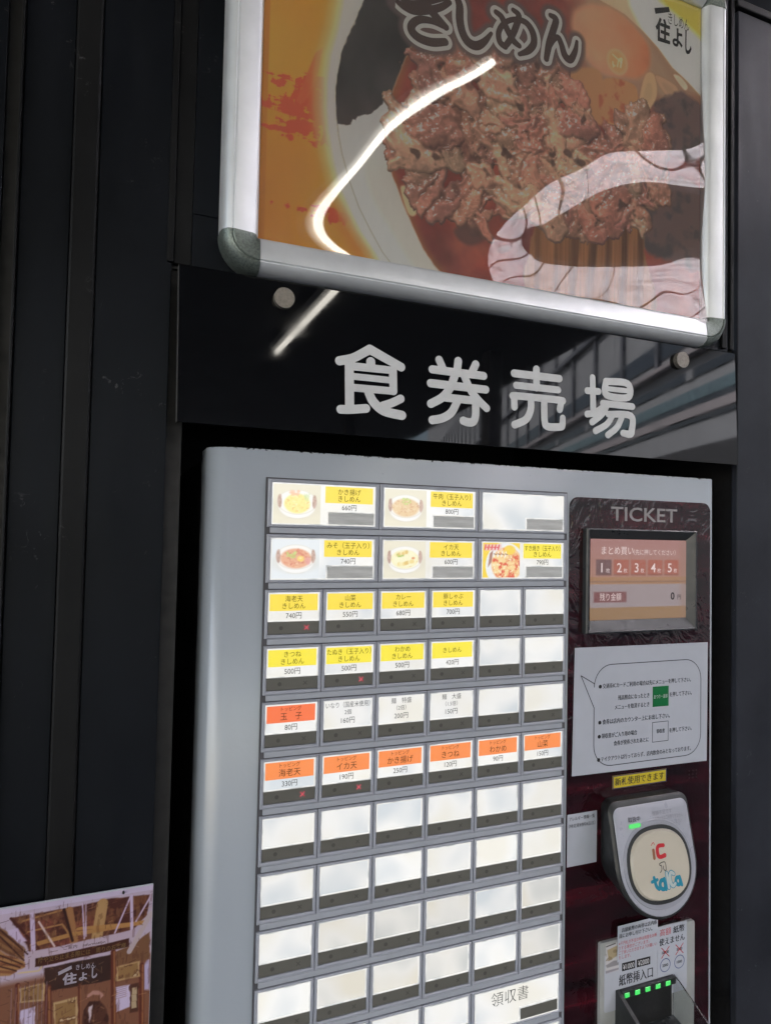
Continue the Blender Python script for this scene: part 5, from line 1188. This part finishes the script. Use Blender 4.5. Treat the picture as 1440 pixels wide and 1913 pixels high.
put(mb.build('lettering', M['red_ink']), nt_)
nh = sheet_thing('banknote_notice', 459.0, 502.2, -544.6, -489.0, -1.6, M['paper'], 'white sticker with crossed out and circled banknote values on the banknote unit', 'notice', None, 0.2)
put(MB().add(text('高額', 470, -496.0, 7.6, 17, 0), -1.7).build('lettering', M['red_ink']), nh)
mb = MB(); mb.add(text('紙幣', 490, -496.2, 7.6, 17, 0.05), -1.7).add(text('使えません', 480, -506.6, 7.6, 38, 0.05), -1.7)
for s, x, z in (('10000', 470, -518.6), ('5000', 491, -519.0), ('2000', 470, -533.0), ('1000', 491, -533.4)): mb.add(text(s, x, z, 3.8, 14, 0.02), -1.7)
put(mb.build('lettering', M['black_ink']), nh)
mb = MB()
for x, z in ((470, -518.6), (491, -519.0)):
    for s_ in (-1, 1): mb.add(([(x - 6.3, z - 5.6 * s_), (x - 5.3, z - 6.0 * s_), (x + 6.3, z + 5.6 * s_), (x + 5.3, z + 6.0 * s_)], [(0, 1, 2, 3)]), -1.78 - 0.05 * (s_ > 0))
put(mb.build('cross_mark', M['red_ink']), nh)
mb = MB()
for x, z in ((470, -533.0), (491, -533.4)):
    n = 40
    o1 = [(x + 7.6 * math.cos(6.2832 * k / n), z + 7.6 * math.sin(6.2832 * k / n)) for k in range(n)]; i1 = [(x + 6.8 * math.cos(6.2832 * k / n), z + 6.8 * math.sin(6.2832 * k / n)) for k in range(n)]
    mb.add((o1 + i1, [(k, (k + 1) % n, n + (k + 1) % n, n + k) for k in range(n)]), -1.75)
put(mb.build('circle_mark', M['blue_ink']), nh)

# ---------------------------------------------------------------- shop sketch pinned to the wall
sk = empty('shop_sketch', (-0.19, -0.004, OZ - 0.62)); tag(sk, 'sepia and lilac illustration of a noodle shop pinned low on the black wall', 'poster')
Q, LL = DATA['Q'], DATA['L']
PX0, PX1, PZ0, PZ1 = -306.0, -88.9, -640.0, -346.6
put(MB().box(PX0, PX1, -3.6, -2.6, PZ0, PZ1).build('backing_board', M['paper2']), sk)
ck = Canvas(PX0 + .3, PX1 - .3, PZ0 + .3, PZ1 - 1.2, 0.5, (150, 137, 156)); X, Z = ck.X, ck.Z
n1 = vnoise(X, Z, 22, 22, 81, 5); n2 = vnoise(X, Z, 5, 5, 82, 4); n3 = vnoise(X, Z, 2.5, 9, 83, 3)
ck.c += (n1 - .5)[..., None] * 26
wp_ = (X + (n2 - .5) * 2.4, Z + (n1 - .5) * 2.4)
DK, TN, LI, BR = (74, 38, 32), (142, 104, 66), (158, 142, 170), (104, 60, 42)
ck.blend(np.clip((-402 - Z) / 6, 0, 1) * 0.96, (112, 74, 54))
ck.poly(Q['skyr'], (146, 136, 168), 2)
def pl_(k, c, soft=1.2, a=1.0): return ck.poly(Q[k], c, soft, a, False, wp_)
m = pl_('rightwall', (108, 76, 54)); m = pl_('leftceil', TN); ck.blend(m * np.clip((np.sin(Z * 1.1 + X * .3) - .2) * 3, 0, 1) * .6, BR)
m = pl_('lefteave', (104, 70, 48)); ck.blend(m * np.clip((np.sin((Z + X * .85) * 1.0)) * 2, 0, 1) * .5, (140, 106, 70))
m = pl_('roof', (76, 42, 36)); ck.blend(m * np.clip((n2 - .42) / .2, 0, 1) * .55, (122, 84, 54)); ck.blend(m * np.clip((n1 - .58) / .1, 0, 1) * .5, (134, 72, 60)); ck.blend(m * np.clip((n3 - .62) / .1, 0, 1) * .4, (158, 124, 80))
pl_('pane', LI)
def ln_(k, w, c, a=1.0): ck.line(LL[k], w, c, 0.9, a)
ln_('tb1', 6.0, (136, 96, 62)); ln_('tb2', 8.5, (148, 116, 76)); ln_('t1', 3.4, (146, 106, 62)); ln_('t2', 2.6, (150, 110, 64)); ln_('t3', 1.3, TN); ln_('t4', 1.3, TN)
ln_('d1', 1.6, DK); ln_('l3', 2.0, (56, 30, 28)); ln_('l1', 3.4, LI); ln_('l2', 1.4, (168, 150, 150)); ln_('l4', 1.1, LI); ln_('l5', 1.1, LI); ln_('l6', 1.3, LI); ln_('l7', 2.4, LI); ln_('l8', 1.4, LI)
ln_('l9', 4.2, (150, 136, 140)); ln_('g1', 1.2, (170, 150, 110))
for k in ('d2', 'd3', 'd4', 'd5', 'd6'): ln_(k, 1.0, (64, 34, 30))
pl_('bandlil', (152, 136, 152)); m = pl_('band', (72, 40, 30), .8)
m = pl_('store', (58, 40, 36), 1.0); ck.blend(m * np.clip((n1 - .5) / .2, 0, 1) * .3, (84, 56, 48))
for k, w in (('p1', 5.0), ('p2', 4.0), ('p3', 3.6), ('p4', 4.0), ('p5', 1.6)): ln_(k, w, (92, 46, 36)); ck.line([(x + .8, z) for x, z in LL[k]], w * .35, (140, 98, 62), 1.0, .8)
for k in ('picl', 'picr', 'menu'):
    m = pl_(k, (156, 130, 92)); q = np.array(Q[k]); c_ = q.mean(0); m = ck.poly(c_ + (q - c_) * .84, (128, 98, 62), 1.0)
    ck.blend(m * np.clip((n2 - .48) / .12, 0, 1) * .7, (92, 58, 40)); ck.blend(m * np.clip((n2 - .64) / .06, 0, 1) * .8, (176, 156, 126))
for k in ('boardl', 'boardr'): pl_(k, (160, 148, 176))
pl_('boardr2', (80, 50, 40)); q = np.array(Q['boardr2']); c_ = q.mean(0)
for s_ in (.62, 0, -.62): ck.poly(c_ + (q - c_) * np.array((.6, .24)) + np.array((0, 7.5 * s_ * 1.2)), (150, 132, 104), .8)
for zz_ in np.arange(-424, -436, -1.6): ck.line([(-116, zz_), (-107.5, zz_ + .6)], .35, (110, 84, 80), .6, .8)
m = pl_('person', (66, 40, 34)); ck.blend(m * np.clip((n2 - .5) / .1, 0, 1) * .5, (100, 66, 50)); pl_('hat', (150, 110, 100)); pl_('shirt', (166, 152, 160))
for k in range(9):
    x_ = -192 + 3.1 * k; ck.line([(x_, -410), (x_ + .3, -455)], .5, (120, 104, 116), .7, .8)
ck.blend(np.clip((n3 - .66) / .05, 0, 1) * .25, (70, 40, 32)); ck.blend(np.clip((PZ1 - 5 - Z) < 0, 0, 1) * .7, (158, 148, 176))
for k in range(260):
    x_ = random.uniform(-204, -90); z_ = random.uniform(-470, -352); a_ = random.choice((0.1, 0.2, 1.5, 1.57, -0.6)) + random.uniform(-.12, .12); l_ = random.uniform(1.5, 7)
    i_, j_ = int((z_ - PZ0) / ck.step), int((x_ - PX0) / ck.step); lum = ck.c[i_, j_].mean()
    q0, q1 = max(i_ - 14, 0), i_ + 14; r0, r1 = max(j_ - 14, 0), j_ + 14
    sub = strokes_sd([[(x_, z_, .18), (x_ + l_ * math.cos(a_), z_ + l_ * math.sin(a_), .18)]], X[q0:q1, r0:r1], Z[q0:q1, r0:r1])
    mm_ = (np.clip(.5 - sub / .6, 0, 1) * random.uniform(.25, .6))[..., None]
    colr = np.array((52, 26, 22)) if lum > 70 and lum < 125 or random.random() < .3 else np.array((164, 132, 96) if lum < 90 else (150, 128, 130))
    ck.c[q0:q1, r0:r1] += mm_ * (colr - ck.c[q0:q1, r0:r1])
ck.c = np.clip((ck.c - 96) * 1.2 + 88, 0, 255); ck.c += 0.22 * (ck.c.mean(-1, keepdims=True) + np.array((6, -2, 0)) - ck.c)
put(ck.build('sketch_print', M['sheet'], None, -3.75, 1.22), sk)
mb = MB(); TX = DATA['TX']
def slanted(s, x0, x1, zl, zr, h, off=0.01):
    v, f = text_fit(s, x0, x1, zl - h, zl, off); return [(a, b + (zr - zl) * (a - x0) / (x1 - x0)) for a, b in v], f
put(MB().add(slanted('階や立ち止まる際には　周りのお客様', -174, -109, -390.0, -390.9, 4.6), -3.85).build('lettering', plain('sketch_tan', (0.13, 0.075, 0.03))), sk)
put(MB().add(slanted('ご案内　Information', -156, -125, -384.8, -385.6, 2.9, 0.0), -3.85).build('lettering', plain('sketch_dark', (0.05, 0.025, 0.02))), sk)
put(MB().add(slanted('きしめん', -146.4, -131.8, -401.2, -402.4, 4.2, 0.01), -3.85).add(slanted('住', -156, -145.6, -406.4, -406.6, 9.2, 0.04), -3.85).add(slanted('よ', -144, -137.8, -408.2, -408.4, 6.4, 0.04), -3.85).add(slanted('し', -134.5, -130.2, -405.9, -406.2, 8.8, 0.05), -3.85).flat([(-159.4, -404.2), (-149.8, -401.1), (-149.4, -403.8), (-159.0, -406.9)], -3.85).build('lettering', plain('sketch_white', (0.30, 0.27, 0.33))), sk)
pn = MB().disc(-112.4, -349.3, 0.9, -6.5, -3.7, 12).build('drawing_pin', M['blackpl']); tag(pn, 'tiny black pin stuck in the top edge of the shop sketch', 'pin')
